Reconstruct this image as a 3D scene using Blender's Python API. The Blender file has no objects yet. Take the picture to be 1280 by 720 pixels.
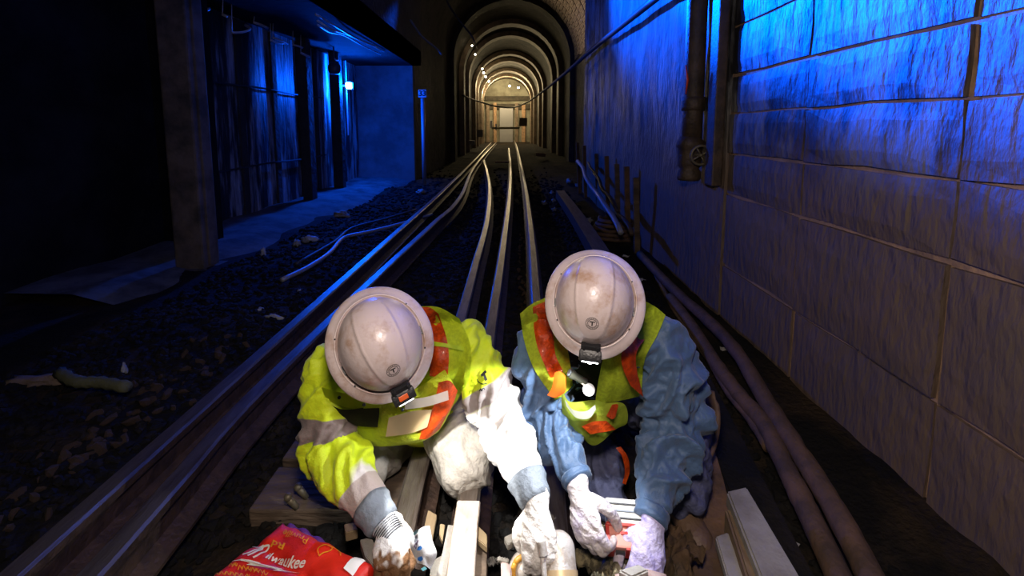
import bpy, bmesh, math, random
import numpy as np
from mathutils import Vector, Matrix, noise
from mathutils.bvhtree import BVHTree
random.seed(7)
C = bpy.context.scene.collection
S = bpy.context.scene
PI = math.pi

# ------------------------------------------------------------------ camera
PITCH = math.radians(6.3)
FPX = 569.0            # focal length in pixels of the 1280 px frame (16 mm lens)
CY = 223.0             # row of the optical axis (vertical lens shift)
CAMZ = 1.15            # above the rail tops (z = 0)
cam = bpy.data.cameras.new('camera')
cam.sensor_width = 36.0
cam.lens = 36.0*FPX/1280.0
cam.shift_y = -(360.0-CY)/1280.0
cam.clip_start = 0.02
camo = bpy.data.objects.new('camera', cam)
camo.location = (0, 0, CAMZ)
camo.rotation_euler = (PI/2-PITCH, 0, 0)
C.objects.link(camo)
S.camera = camo

# ------------------------------------------------------------------ world, light, exposure
world = bpy.data.worlds.new('world'); S.world = world; world.use_nodes = True
bg = world.node_tree.nodes['Background']
bg.inputs[0].default_value = (0.42, 0.48, 0.52, 1); bg.inputs[1].default_value = 0.05
vs = S.view_settings
vs.view_transform = 'Standard'; vs.look = 'None'; vs.gamma = 1; vs.use_curve_mapping = False
vs.exposure = 0.0
S.cycles.use_denoising = True
S.cycles.max_bounces = 6
S.cycles.sample_clamp_indirect = 4

def light(name, kind, loc, color, power, size=0.05, target=None, spot=None, blend=0.3):
    l = bpy.data.lights.new(name, kind); l.color = color; l.energy = power
    if kind == 'AREA':
        l.shape = 'DISK'; l.size = size
    else:
        l.shadow_soft_size = size
    if kind == 'SPOT':
        l.spot_size = math.radians(spot); l.spot_blend = blend
    o = bpy.data.objects.new(name, l); o.location = loc; C.objects.link(o)
    if target is not None:
        o.rotation_euler = (Vector(target)-Vector(loc)).to_track_quat('-Z', 'Y').to_euler()
    return o
# work lamp of a third person standing behind the camera
light('work_lamp', 'AREA', (-0.02, 0.14, 1.50), (1.0, 0.85, 0.74), 21, 0.22, (0.05, 1.55, 0.35))
# blue signal lamps: one seen on the left wall, one unseen high up, plus added spots
BLUE = (0.0, 0.085, 1.0)
light('blue_tunnel_light', 'SPOT', (-1.9, 9.2, 3.95), BLUE, 100000, 0.10, (1.45, 1.9, 2.9), 26, 1.0)
light('blue_wall_wash', 'SPOT', (-1.9, 9.2, 3.95), BLUE, 6500, 0.10, (1.45, 5.2, 3.2), 40, .9)  # extra spot added here to carry blue onto the far wall
light('blue_track_fill', 'SPOT', (-1.9, 9.4, 3.95), BLUE, 650, 0.10, (-1.95, 5.2, -.1), 30, 1.0)  # unseen spot added to tint the left rails blue

# ------------------------------------------------------------------ pixel <-> world helpers for laying things out
cp, sp = math.cos(PITCH), math.sin(PITCH)
def ray(px, py):
    v = (CY-py)/FPX
    return Vector(((px-640.0)/FPX, cp+sp*v, -sp+cp*v))
def P(px, py, Y):
    d = ray(px, py); return Vector((0, 0, CAMZ))+d*(Y/d.y)
def G(px, py, z=0.0):
    d = ray(px, py); return Vector((0, 0, CAMZ))+d*((z-CAMZ)/d.z)
def proj(p):
    d = Vector(p)-Vector((0, 0, CAMZ)); f = d.y*cp-d.z*sp; u = d.y*sp+d.z*cp
    return 640+FPX*d.x/f, CY-FPX*u/f

# ------------------------------------------------------------------ materials
def mat(name, col, rough=0.7, metal=0.0, col2=None, nscale=8.0, contrast=(0.4, 0.62), bump=0.0, bscale=60.0,
        emit=None, estr=0.0, alpha=None, streak=None, spec=0.5, sheen=0.0, trans=0.0, coat=0.0, weave=None, bdist=0.01):
    m = bpy.data.materials.new(name); m.use_nodes = True
    nt = m.node_tree; N = nt.nodes; L = nt.links
    b = N['Principled BSDF']
    b.inputs['Base Color'].default_value = (*col, 1)
    b.inputs['Roughness'].default_value = rough
    b.inputs['Metallic'].default_value = metal
    b.inputs['Specular IOR Level'].default_value = spec
    b.inputs['Coat Weight'].default_value = coat
    b.inputs['Transmission Weight'].default_value = trans
    if sheen: b.inputs['Sheen Weight'].default_value = sheen
    if alpha is not None: b.inputs['Alpha'].default_value = alpha
    if emit: b.inputs['Emission Color'].default_value = (*emit, 1); b.inputs['Emission Strength'].default_value = estr
    tc = N.new('ShaderNodeTexCoord')
    vec = tc.outputs['Object']
    if streak:
        mp = N.new('ShaderNodeMapping'); mp.inputs['Scale'].default_value = streak
        L.new(vec, mp.inputs['Vector']); vec = mp.outputs['Vector']
    m['vec'] = 1
    if col2:
        n = N.new('ShaderNodeTexNoise'); n.inputs['Scale'].default_value = nscale; n.inputs['Detail'].default_value = 6
        n.inputs['Roughness'].default_value = 0.65
        L.new(vec, n.inputs['Vector'])
        mr = N.new('ShaderNodeMapRange'); mr.inputs['From Min'].default_value = contrast[0]; mr.inputs['From Max'].default_value = contrast[1]
        L.new(n.outputs['Fac'], mr.inputs['Value'])
        mx = N.new('ShaderNodeMix'); mx.data_type = 'RGBA'
        mx.inputs['A'].default_value = (*col, 1); mx.inputs['B'].default_value = (*col2, 1)
        L.new(mr.outputs['Result'], mx.inputs['Factor']); L.new(mx.outputs['Result'], b.inputs['Base Color'])
    if bump:
        n2 = N.new('ShaderNodeTexNoise'); n2.inputs['Scale'].default_value = bscale; n2.inputs['Detail'].default_value = 5
        L.new(tc.outputs['Object'] if not streak else vec, n2.inputs['Vector'])
        bp = N.new('ShaderNodeBump'); bp.inputs['Strength'].default_value = bump; bp.inputs['Distance'].default_value = bdist
        L.new(n2.outputs['Fac'], bp.inputs['Height']); L.new(bp.outputs['Normal'], b.inputs['Normal'])
        if weave:
            w = N.new('ShaderNodeTexChecker'); w.inputs['Scale'].default_value = weave
            L.new(tc.outputs['Object'], w.inputs['Vector'])
            b2 = N.new('ShaderNodeBump'); b2.inputs['Strength'].default_value = 0.35; b2.inputs['Distance'].default_value = 0.002
            L.new(w.outputs['Fac'], b2.inputs['Height']); L.new(bp.outputs['Normal'], b2.inputs['Normal']); L.new(b2.outputs['Normal'], b.inputs['Normal'])
    return m

M = {}
M['wall_r'] = mat('sooty_plaster', (0.022, 0.020, 0.021), 0.62, 0, (0.20, 0.20, 0.20), 5.2, (0.44, 0.58), .7, 26, streak=(1, 1.0, 0.33), bdist=0.03)
_m = M['wall_r']; _n = _m.node_tree.nodes; _l = _m.node_tree.links
_tc = [x for x in _n if x.type == 'TEX_COORD'][0]
_n2 = _n.new('ShaderNodeTexNoise'); _n2.inputs['Scale'].default_value = 1.3; _n2.inputs['Detail'].default_value = 5; _l.new(_tc.outputs['Object'], _n2.inputs['Vector'])
_sx = _n.new('ShaderNodeSeparateXYZ'); _l.new(_tc.outputs['Object'], _sx.inputs[0])
_ad = _n.new('ShaderNodeMath'); _ad.operation = 'ADD'; _l.new(_sx.outputs['Z'], _ad.inputs[0]); _l.new(_n2.outputs['Fac'], _ad.inputs[1])
_mr = _n.new('ShaderNodeMapRange'); _mr.inputs['From Min'].default_value = 1.25; _mr.inputs['From Max'].default_value = 1.75; _l.new(_ad.outputs[0], _mr.inputs['Value'])
_mx = _n.new('ShaderNodeMix'); _mx.data_type = 'RGBA'; _br = _n.new('ShaderNodeTexNoise'); _br.inputs['Scale'].default_value = 3; _br.inputs['Detail'].default_value = 8; _l.new(_tc.outputs['Object'], _br.inputs['Vector'])
_cr = _n.new('ShaderNodeMix'); _cr.data_type = 'RGBA'; _cr.inputs['A'].default_value = (.21, .130, .080, 1); _cr.inputs['B'].default_value = (.12, .094, .078, 1); _l.new(_br.outputs['Fac'], _cr.inputs['Factor'])
_old = _n['Principled BSDF'].inputs['Base Color'].links[0].from_socket
_l.new(_cr.outputs['Result'], _mx.inputs['A']); _l.new(_old, _mx.inputs['B']); _ad2 = _n.new('ShaderNodeMath'); _ad2.operation = 'ADD'; _l.new(_sx.outputs['Y'], _ad2.inputs[0]); _l.new(_n2.outputs['Fac'], _ad2.inputs[1])
_mr2 = _n.new('ShaderNodeMapRange'); _mr2.inputs['From Min'].default_value = 1.85; _mr2.inputs['From Max'].default_value = 2.10; _mr2.inputs['To Min'].default_value = .12; _l.new(_ad2.outputs[0], _mr2.inputs['Value'])
_mm = _n.new('ShaderNodeMath'); _mm.operation = 'MULTIPLY'; _l.new(_mr.outputs['Result'], _mm.inputs[0]); _l.new(_mr2.outputs['Result'], _mm.inputs[1]); _l.new(_mm.outputs[0], _mx.inputs['Factor']); _l.new(_mx.outputs['Result'], _n['Principled BSDF'].inputs['Base Color'])
M['mortar'] = mat('tan_mortar', (0.44, 0.27, 0.16), 0.85, 0, (0.25, 0.16, 0.10), 7, bump=0.8, bscale=40)
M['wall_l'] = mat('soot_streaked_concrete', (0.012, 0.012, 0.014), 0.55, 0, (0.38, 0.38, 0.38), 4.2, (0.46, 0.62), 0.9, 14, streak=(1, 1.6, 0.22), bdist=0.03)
M['soffit'] = mat('darkened_soffit', (0.006, 0.006, 0.006), 0.95, 0, (0.016, 0.015, 0.014), 2.0, bump=0.8, bscale=12, spec=.1)
M['portal'] = mat('portal_render', (0.10, 0.10, 0.10), 0.9, 0, (0.05, 0.05, 0.05), 1.5, bump=.6, bscale=9)
M['dark_conc'] = mat('dark_concrete', (0.020, 0.018, 0.017), 0.9, 0, (0.045, 0.038, 0.032), 2.0, bump=0.8, bscale=12, bdist=0.03)
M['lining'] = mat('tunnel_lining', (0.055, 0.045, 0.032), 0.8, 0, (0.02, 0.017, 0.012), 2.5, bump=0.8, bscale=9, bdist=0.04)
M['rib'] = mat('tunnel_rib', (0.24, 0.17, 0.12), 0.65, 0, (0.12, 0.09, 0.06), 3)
M['brickv'] = mat('vault_brick', (0.24, 0.17, 0.11), 0.8, 0, (0.08, 0.06, 0.04), 3.5, bump=0.8, bscale=20)
M['pillar'] = mat('grimy_pillar', (0.13, 0.10, 0.08), 0.8, 0, (0.04, 0.035, 0.03), 4, bump=0.6, bscale=18)
M['dirt'] = mat('oily_dirt', (0.010, 0.009, 0.008), 0.95, 0, (0.055, 0.036, 0.020), 2.2, (0.47, 0.72), 1.0, 40, spec=0.15, bdist=0.02)
M['ballast'] = mat('black_ballast', (0.008, 0.0075, 0.007), 0.9, 0, (0.028, 0.021, 0.015), 3.5, (0.5, 0.75), 0.8, 60, spec=0.2)
M['rubble'] = mat('rusty_rubble', (0.10, 0.045, 0.025), 0.9, 0, (0.045, 0.040, 0.018), 9, bump=0.8, bscale=50)
M['railtop'] = mat('worn_rail_head', (0.24, 0.20, 0.17), 0.38, 0.8, (0.12, 0.085, 0.065), 30, (0.4, 0.7), 0.25, 160, streak=(1, 0.15, 1))
M['railside'] = mat('rusty_rail_web', (0.085, 0.05, 0.035), 0.6, 0.4, (0.04, 0.025, 0.02), 18, bump=0.6, bscale=60)
M['railwood'] = mat('scuffed_pale_steel', (0.62, 0.52, 0.45), 0.55, 0.1, (0.40, 0.27, 0.19), 14, (0.42, 0.7), 0.4, 60, streak=(1, .4, 1))
M['tie'] = mat('weathered_tie', (0.14, 0.095, 0.062), 0.85, 0, (0.06, 0.042, 0.03), 9, bump=0.9, bscale=45, streak=(0.25, 1, 1))
M['plank'] = mat('dusty_brown_board', (0.17, 0.09, 0.04), 0.85, 0, (0.08, 0.045, 0.025), 7, bump=0.6, bscale=40)
M['cable'] = mat('brown_cable_jacket', (0.15, 0.082, 0.045), 0.75, 0, (0.07, 0.042, 0.026), 8, bump=0.5, bscale=60)
M['blackcable'] = mat('black_cable', (0.02, 0.02, 0.022), 0.6, 0, (0.04, 0.04, 0.04), 12)
M['shinycable'] = mat('pale_sleeved_cable', (0.42, 0.42, 0.42), 0.35)
M['pipe'] = mat('grimy_iron_pipe', (0.10, 0.066, 0.045), 0.6, 0.2, (0.045, 0.032, 0.024), 10, bump=0.6, bscale=50)
M['redgleam'] = mat('red_gleam_paint', (0.8, 0.08, 0.02), 0.35)
M['valve'] = mat('valve_brass', (0.18, 0.15, 0.10), 0.5, 0.4)
M['greybox'] = mat('grey_fibreglass', (0.33, 0.31, 0.28), 0.6, 0, (0.2, 0.18, 0.15), 6, bump=0.3, bscale=80)
M['tanwood'] = mat('tan_inner_board', (0.30, 0.22, 0.12), 0.7, 0, (0.14, 0.09, 0.05), 9, streak=(1, .2, 1))
M['paper'] = mat('scrap_paper', (0.45, 0.43, 0.40), 0.8)
M['pscrap'] = mat('pink_scrap', (0.4, 0.2, 0.2), 0.8)
M['bulb'] = mat('blue_lamp_glass', (0.2, 0.5, 1), 0.3, emit=(0.30, 0.62, 1.0), estr=22)
M['lampbody'] = mat('lamp_casting', (0.08, 0.08, 0.09), 0.5, 0.5)
M['wbulb'] = mat('tunnel_lamp_glass', (1, .9, .7), 0.3, emit=(1.0, 0.86, 0.55), estr=30)
M['sign'] = mat('sign_enamel', (0.42, 0.40, 0.45), 0.5)
M['signtxt'] = mat('sign_black', (0.01, 0.01, 0.01), 0.6)
M['greypost'] = mat('galvanised_post', (0.3, 0.3, 0.32), 0.5, 0.3)
M['camo'] = mat('khaki_rag', (0.36, 0.30, 0.17), 0.9, 0, (0.10, 0.085, 0.05), 16, (0.45, 0.55), 0.6, 60)

# ------------------------------------------------------------------ object helpers
def emp(name, loc=(0, 0, 0), label=None, cat=None, group=None, kind=None):
    o = bpy.data.objects.new(name, None); o.empty_display_size = 0.1; o.location = loc; C.objects.link(o)
    return tag(o, label, cat, group, kind)
def tag(o, label=None, cat=None, group=None, kind=None):
    if label: o['label'] = label
    if cat: o['category'] = cat
    if group: o['group'] = group
    if kind: o['kind'] = kind
    return o
def link(name, me, m=None, parent=None, smooth=False, mats=None):
    o = bpy.data.objects.new(name, me); C.objects.link(o)
    if mats:
        for k in mats: me.materials.append(k)
    elif m is not None: me.materials.append(m)
    if smooth: me.polygons.foreach_set('use_smooth', [True]*len(me.polygons))
    if parent is not None:
        o.parent = parent; o.matrix_parent_inverse = Matrix.Translation(parent.location).inverted()
    return o
def bmo(name, bm, m=None, parent=None, smooth=False, mats=None, angle=None):
    me = bpy.data.meshes.new(name); bm.to_mesh(me); bm.free()
    o = link(name, me, m, parent, smooth, mats)
    if smooth and angle:
        me.set_sharp_from_angle(angle=math.radians(angle))
    return o
def box(bm, lo, hi, mtx=None, bev=0.0, mi=0):
    r = bmesh.ops.create_cube(bm, size=1.0)
    c = [(a+b)/2 for a, b in zip(lo, hi)]; s = [abs(b-a) for a, b in zip(lo, hi)]
    T = Matrix.Translation(c) @ Matrix.Diagonal((*s, 1))
    if mtx is not None: T = mtx @ T
    bmesh.ops.transform(bm, matrix=T, verts=r['verts'])
    fs = set(f for v in r['verts'] for f in v.link_faces)
    for f in fs: f.material_index = mi
    if bev:
        es = set(e for f in fs for e in f.edges)
        bmesh.ops.bevel(bm, geom=list(es), offset=bev, segments=2, affect='EDGES', profile=0.6)
    return bm
def tube(bm, pts, r, seg=10, cap=True, mi=0, flat=1.0, side=None):
    """tube along pts; r number or list; closed manifold"""
    pts = [Vector(p) for p in pts]; n = len(pts)
    rs = r if isinstance(r, (list, tuple)) else [r]*n
    rings = []; up = Vector(side) if side is not None else None
    for i, p in enumerate(pts):
        t = (pts[min(i+1, n-1)]-pts[max(i-1, 0)])
        if t.length < 1e-9: t = Vector((0, 0, 1))
        t.normalize()
        if up is None: up = t.orthogonal()
        a = up-t*up.dot(t)
        if a.length < 1e-6: a = t.orthogonal()
        a.normalize(); b = t.cross(a)
        if side is None: up = a
        ra, rb = (rs[i] if isinstance(rs[i], (tuple, list)) else (rs[i], rs[i]*flat))
        rings.append([bm.verts.new(p+a*(math.cos(2*PI*k/seg)*ra)+b*(math.sin(2*PI*k/seg)*rb)) for k in range(seg)])
    for i in range(n-1):
        for k in range(seg):
            f = bm.faces.new((rings[i][k], rings[i][(k+1) % seg], rings[i+1][(k+1) % seg], rings[i+1][k])); f.material_index = mi
    if cap:
        f = bm.faces.new(rings[0][::-1]); f.material_index = mi
        f = bm.faces.new(rings[-1]); f.material_index = mi
    return bm
def cyl(bm, a, b, r, r2=None, seg=16, mi=0):
    return tube(bm, [a, b], [r, r2 if r2 is not None else r], seg, mi=mi)
def lathe(bm, prof, mtx=Matrix(), seg=24, mi=0):
    """prof: list of (r, z)"""
    rings = []
    for r, z in prof:
        if r < 1e-6: rings.append([bm.verts.new(mtx @ Vector((0, 0, z)))])
        else: rings.append([bm.verts.new(mtx @ Vector((r*math.cos(2*PI*k/seg), r*math.sin(2*PI*k/seg), z))) for k in range(seg)])
    for a, b in zip(rings, rings[1:]):
        for k in range(seg):
            q = [a[k % len(a)], a[(k+1) % len(a)], b[(k+1) % len(b)], b[k % len(b)]]
            q = list(dict.fromkeys(q))
            if len(q) > 2: bm.faces.new(q).material_index = mi
    return bm
def cat(pts, k=6):
    """Catmull-Rom resample"""
    pts = [Vector(p) for p in pts]; out = []
    q = [pts[0]*2-pts[1]]+pts+[pts[-1]*2-pts[-2]]
    for i in range(1, len(q)-2):
        for j in range(k):
            t = j/k; a, b, c, d = q[i-1], q[i], q[i+1], q[i+2]
            out.append(0.5*((2*b)+(c-a)*t+(2*a-5*b+4*c-d)*t*t+(3*b-a-3*c+d)*t**3))
    out.append(pts[-1]); return out
def frame(origin, z, y=None):
    z = Vector(z).normalized()
    y = Vector(y) if y is not None else z.orthogonal()
    y = (y-z*y.dot(z)).normalized(); x = y.cross(z)
    m = Matrix((x, y, z)).transposed().to_4x4(); m.translation = Vector(origin); return m
def nz(x, y=0, z=0): return noise.noise(Vector((x, y, z)))
def rockbm(bm, c, s, seed, mi=0):
    r = bmesh.ops.create_icosphere(bm, subdivisions=1, radius=1.0)
    rot = Matrix.Rotation(seed*1.7, 3, 'Z') @ Matrix.Rotation(seed*2.3, 3, 'X')
    for v in r['verts']:
        k = 0.75+0.5*nz(v.co.x*2+seed*9.1, v.co.y*2, v.co.z*2)+0.25*nz(v.co.x*5+seed, v.co.y*5, v.co.z*5)
        v.co = rot @ (Vector((v.co.x*s[0], v.co.y*s[1], v.co.z*s[2]))*k)+Vector(c)
    return bm

# ================================================================== THE SETTING
def ground_h(x, y):
    h = -0.215+0.018*nz(x*2.1, y*2.1)+0.012*nz(x*7, y*7)
    if x > 0.95:  # dirt bank piled against the right wall
        t = min(1, (x-0.95)/0.5); h += 0.07*t*t*(3-2*t)+0.02*nz(x*9, y*6, 3)*t
    if x < -1.25:  # rubble bank left of the tracks
        t = min(1, (-1.25-x)/0.9); h += 0.08*t+0.05*nz(x*1.7, y*1.3, 5)*t
    return h
xs = np.concatenate([np.arange(-6.2, -2.6, .16), np.arange(-2.6, 1.7, .055), np.arange(1.7, 3.2, .3)])
ys = np.concatenate([np.arange(-1.0, 0.6, .3), np.arange(0.6, 4.2, .055), np.arange(4.2, 12, .2), np.arange(12, 72, 2.0)])
vv = [(x, y, ground_h(x, y) if y < 40 else -0.21) for y in ys for x in xs]
nx = len(xs); ff = [(j*nx+i, j*nx+i+1, (j+1)*nx+i+1, (j+1)*nx+i) for j in range(len(ys)-1) for i in range(nx-1)]
me = bpy.data.meshes.new('floor'); me.from_pydata(vv, [], ff)
floor = link('floor', me, M['dirt'], smooth=True); tag(floor, kind='structure')

# ballast: thousands of small dark stones joined, and the countable rubble as stones of their own
bm0 = bmesh.new(); bmesh.ops.create_icosphere(bm0, subdivisions=1, radius=1.0)
iv = np.array([v.co[:] for v in bm0.verts]); itri = np.array([[v.index for v in f.verts] for f in bm0.faces]); bm0.free()
rng = np.random.default_rng(3)
V = []; F = []; cnt = 0
for i in range(11000):
    y = 0.9+abs(rng.normal())*4.2; x = rng.uniform(-2.6, 1.15)
    if y > 16: continue
    r = rng.uniform(.012, .026)*(1+.05*y)
    th = rng.uniform(0, 6.28); c, s_ = math.cos(th), math.sin(th)
    A = iv*rng.uniform(.7, 1.3, (12, 1))*np.array([1.2, .9, .65])*r
    A = A @ np.array([[c, -s_, 0], [s_, c, 0], [0, 0, 1]])+np.array([x, y, ground_h(x, y)+r*.25])
    V.append(A); F.append(itri+cnt); cnt += 12
me = bpy.data.meshes.new('ballast'); me.from_pydata(np.concatenate(V).tolist(), [], np.concatenate(F).tolist())
bal = link('ballast', me, M['ballast'], floor); tag(bal, kind='stuff')
rock_me = []
for k in range(6):
    b = rockbm(bmesh.new(), (0, 0, 0), (1.2, 1.0, .7), k+1); m_ = bpy.data.meshes.new('stone'); b.to_mesh(m_); b.free(); m_.materials.append(M['rubble']); rock_me.append(m_)
for k in range(90):
    t = random.random()
    px = 300-290*t+random.uniform(-25, 25)-30*random.random(); py = 455+215*t+random.uniform(-22, 22)-20
    g = G(px, py, -0.17); r = random.uniform(.014, .045)
    o = bpy.data.objects.new('stone', rock_me[k % 6]); o.location = (g.x, g.y, ground_h(g.x, g.y)+r*.3); o.scale = (r, r, r*.8)
    o.rotation_euler = (random.random()*3, random.random()*3, random.random()*6); C.objects.link(o); o.parent = floor
    o.matrix_parent_inverse = Matrix()

# ---- right wall: mortar face with big recessed-joint blocks
WX = 1.45
bm = bmesh.new(); box(bm, (WX+0.012, 0.2, -0.35), (WX+0.35, 9.2, 4.3))
wall_right = bmo('wall_right', bm, M['mortar']); tag(wall_right, kind='structure')
courses = [-0.30, 0.22, 0.71, 0.985, 1.245, 1.49, 1.80, 2.15, 2.60, 3.10, 3.65, 4.28]
cols = [0.2, 0.72, 1.465, 2.26, 3.06]
bm = bmesh.new(); r_ = bmesh.ops.create_grid(bm, x_segments=120, y_segments=60, size=0.5)
for v in bm.verts:
    yy = 3.07+(9.2-3.07)*(v.co.x+.5); zz = -.3+4.6*(v.co.y+.5); v.co = Vector((WX-.014+.02*nz(yy*2.2, zz*.8, 4)+.008*nz(yy*9, zz*3, 6), yy, zz))
for e_ in bmesh.ops.extrude_edge_only(bm, edges=[e for e in bm.edges if e.is_boundary])['geom']:
    if isinstance(e_, bmesh.types.BMVert): e_.co.x = WX+.03
bmo('plaster_face', bm, M['wall_r'], wall_right, smooth=True, angle=50)
for i in range(len(cols)-1):
    for j in range(len(courses)-1):
        y0, y1, z0, z1 = cols[i], cols[i+1], courses[j], courses[j+1]
        g = 0.0095 if j != 3 else 0.0045
        pr = random.uniform(-.006, .006)
        dz = random.uniform(-.012, .012) if j else 0
        bm = bmesh.new()
        n = 4
        r = bmesh.ops.create_grid(bm, x_segments=n, y_segments=n, size=0.5)
        for v in bm.verts:
            yy = y0+g+(y1-y0-2*g)*(v.co.x+.5); zz = z0+g+(z1-z0-2*g)*(v.co.y+.5)
            on = abs(v.co.x) > .49 or abs(v.co.y) > .49
            yy += .010*nz(zz*5, i*3.1, j) ; zz += 0.012*nz(yy*3, j*2.7, i)
            v.co = Vector((WX-0.012+pr+(0.010 if on else 0)+.006*nz(yy*4, zz*4, 9), yy, zz))
        geo = bmesh.ops.extrude_edge_only(bm, edges=[e for e in bm.edges if e.is_boundary])
        for v in [g_ for g_ in geo['geom'] if isinstance(g_, bmesh.types.BMVert)]: v.co.x = WX+0.02
        bmo('stone_block', bm, M['wall_r'], wall_right)
# ---- right wall footing crack debris handled by floor bank
# ---- left wall with pilasters
LX = -3.7
def struct(name, lo, hi, m, bev=0):
    bm = bmesh.new(); box(bm, lo, hi, bev=bev); o = bmo(name, bm, m); tag(o, kind='structure'); return o
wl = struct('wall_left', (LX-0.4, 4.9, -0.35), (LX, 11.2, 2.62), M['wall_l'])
struct('wall_left_near', (LX-0.4, 1.2, -0.35), (LX, 4.9, 2.62), M['soffit'])  # near stretch in near-black material: shade put into its colour
for y in (5.3, 6.2, 7.1, 7.95, 8.6):
    bm = bmesh.new(); box(bm, (LX-.02, y, -.3), (LX+0.03, y+.13, 2.6), bev=.008); bmo('pilaster', bm, M['dark_conc'], wl)
for z in (0.62, 1.72):
    bm = bmesh.new(); tube(bm, [(LX+.05, y, z+.01*math.sin(y*3)) for y in np.arange(5, 9.2, .3)], .014, 6); bmo('conduit', bm, M['blackcable'], wl)
bm = bmesh.new()
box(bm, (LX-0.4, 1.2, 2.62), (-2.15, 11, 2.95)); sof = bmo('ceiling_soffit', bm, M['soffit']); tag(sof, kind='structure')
struct('wall_light_block', (-3.74, 4.75, -.3), (-3.2, 4.95, 2.62), M['soffit'])  # added pier hidden behind the pillar, blocks blue light from the near wall
struct('wall_back', (-6.3, 1.0, -0.35), (LX-0.38, 1.2, 4.4), M['dark_conc'])
# low cable bench along the left wall, seen blue near the lamp
bm = bmesh.new()
pts = [(y, -2.55+.16*nz(y*.9, 2)+.05*(y-9)) for y in np.arange(3.2, 11.1, .3)]
top = [[bm.verts.new((x, y, -.14+.05*nz(y*1.6, x)+dz)) for x, dz in ((LX, .10), (e-.35, .08), (e, 0), (e+.12, -.09))] for y, e in pts]
for a, b in zip(top, top[1:]):
    for k in range(3): bm.faces.new((a[k], a[k+1], b[k+1], b[k]))
bench = bmo('left_bench_ground', bm, mat('pale_silt', (0.11, 0.11, 0.11), 0.9, 0, (0.03, 0.03, 0.03), 3, bump=.8, bscale=15), smooth=True)
bench.name = 'floor_bench'; tag(bench, kind='structure')
# ceiling over the box section
struct('ceiling', (-2.15, -1, 4.25), (2.0, 11, 4.5), M['dark_conc'])
struct('ceiling_upstand', (-2.35, 1.2, 2.62), (-2.15, 11, 4.3), M['dark_conc'])
# ---- portal wall with horseshoe opening
def horseshoe(w, zs, z0, n=20):
    pts = [(-w, z0), (-w, z0+(zs-z0)*.5)]
    pts += [(-w*math.cos(PI*k/n), zs+w*math.sin(PI*k/n)) for k in range(n+1)]
    pts += [(w, z0+(zs-z0)*.5), (w, z0)]
    return pts
def center_x(y):  # the bore bends slightly left, then right
    if y < 18: return 0.0
    return -0.012*(y-18)**1.3*0.6
def vault(name, y0, y1, w, zs, m, th=0.3, kind='structure', seg=20, parent=None, cx=None):
    bm = bmesh.new(); rings = []
    for y in (y0, y1):
        for ww in (w, w+th):
            rings.append([bm.verts.new(((center_x(y) if cx is None else cx)+x, y, z)) for x, z in horseshoe(ww, zs, -.3, seg)])
    n = len(rings[0])
    a, ao, b, bo = rings
    for k in range(n-1):
        bm.faces.new((a[k], a[k+1], b[k+1], b[k])); bm.faces.new((ao[k], bo[k], bo[k+1], ao[k+1]))
        bm.faces.new((a[k], ao[k], ao[k+1], a[k+1])); bm.faces.new((b[k], b[k+1], bo[k+1], bo[k]))
    o = bmo(name, bm, m, parent, smooth=True, angle=40)
    if parent is None: tag(o, kind=kind)
    return o
bm = bmesh.new()
arch = horseshoe(2.36, 3.75, -.3, 24); n = len(arch)
inn = [bm.verts.new((x, 11.0, z)) for x, z in arch]
def outer(k):
    x, z = arch[k]
    a = math.atan2(z-2.2, x); s_ = 5.4
    return (max(-5, min(5, x*3)), max(-.3, z if k < 2 or k > n-3 else min(7.5, 2.2+(z-2.2)*2.4)))
out = [bm.verts.new((outer(k)[0], 11.0, outer(k)[1])) for k in range(n)]
inb = [bm.verts.new(v.co+Vector((0, .2, 0))) for v in inn]; outb = [bm.verts.new(v.co+Vector((0, .2, 0))) for v in out]
for k in range(n-1):
    bm.faces.new((inn[k], out[k], out[k+1], inn[k+1])); bm.faces.new((inb[k], inb[k+1], outb[k+1], outb[k]))
    bm.faces.new((inn[k], inn[k+1], inb[k+1], inb[k])); bm.faces.new((out[k], outb[k], outb[k+1], out[k+1]))
pw = bmo('wall_portal', bm, M['portal']); tag(pw, kind='structure')
struct('wall_right_recess', (2.0, 9.2, -.35), (2.4, 11.2, 7.5), M['dark_conc'])
struct('wall_right_return', (WX+0.2, 9.0, -.35), (2.4, 9.2, 7.5), M['dark_conc'])
# brick vault 11-18 m, rows of brick as bands of real relief
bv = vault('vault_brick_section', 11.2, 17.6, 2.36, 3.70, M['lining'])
nb = 0
arcpts = horseshoe(2.36, 3.70, -.3, 30)
bm_b = bmesh.new(); box(bm_b, (-.5, -.5, -.5), (.5, .5, .5), bev=0.06); bme = bpy.data.meshes.new('brick'); bm_b.to_mesh(bme); bm_b.free(); bme.materials.append(M['brickv'])
for r_ in range(9):
    y = 11.55+r_*.66
    for k in range(26):
        a = PI*(.5)*(k-2)/24.0   # right half of the arch, the half in view
        if a < 0: continue
        x = 2.34*math.cos(a+((r_ % 2)*.03)); z = 3.70+2.34*math.sin(a+((r_ % 2)*.03))
        o = bpy.data.objects.new('brick', bme); C.objects.link(o); o.parent = bv
        o.location = (x, y+random.uniform(-.02, .02), z); o.rotation_euler = (0, PI/2-a+random.uniform(-.03, .03), 0) if False else (0, -(a+PI), 0)
        o.scale = (.06+random.random()*.03, .58, .135)
rib_in = [(17.6, 2.20, 3.72), (21.5, 2.20, 3.72), (24.0, 2.16, 3.72), (29.5, 2.16, 3.66), (32.0, 2.10, 3.64), (37.0, 2.10, 3.6), (40.5, 2.08, 3.6)]
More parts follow.
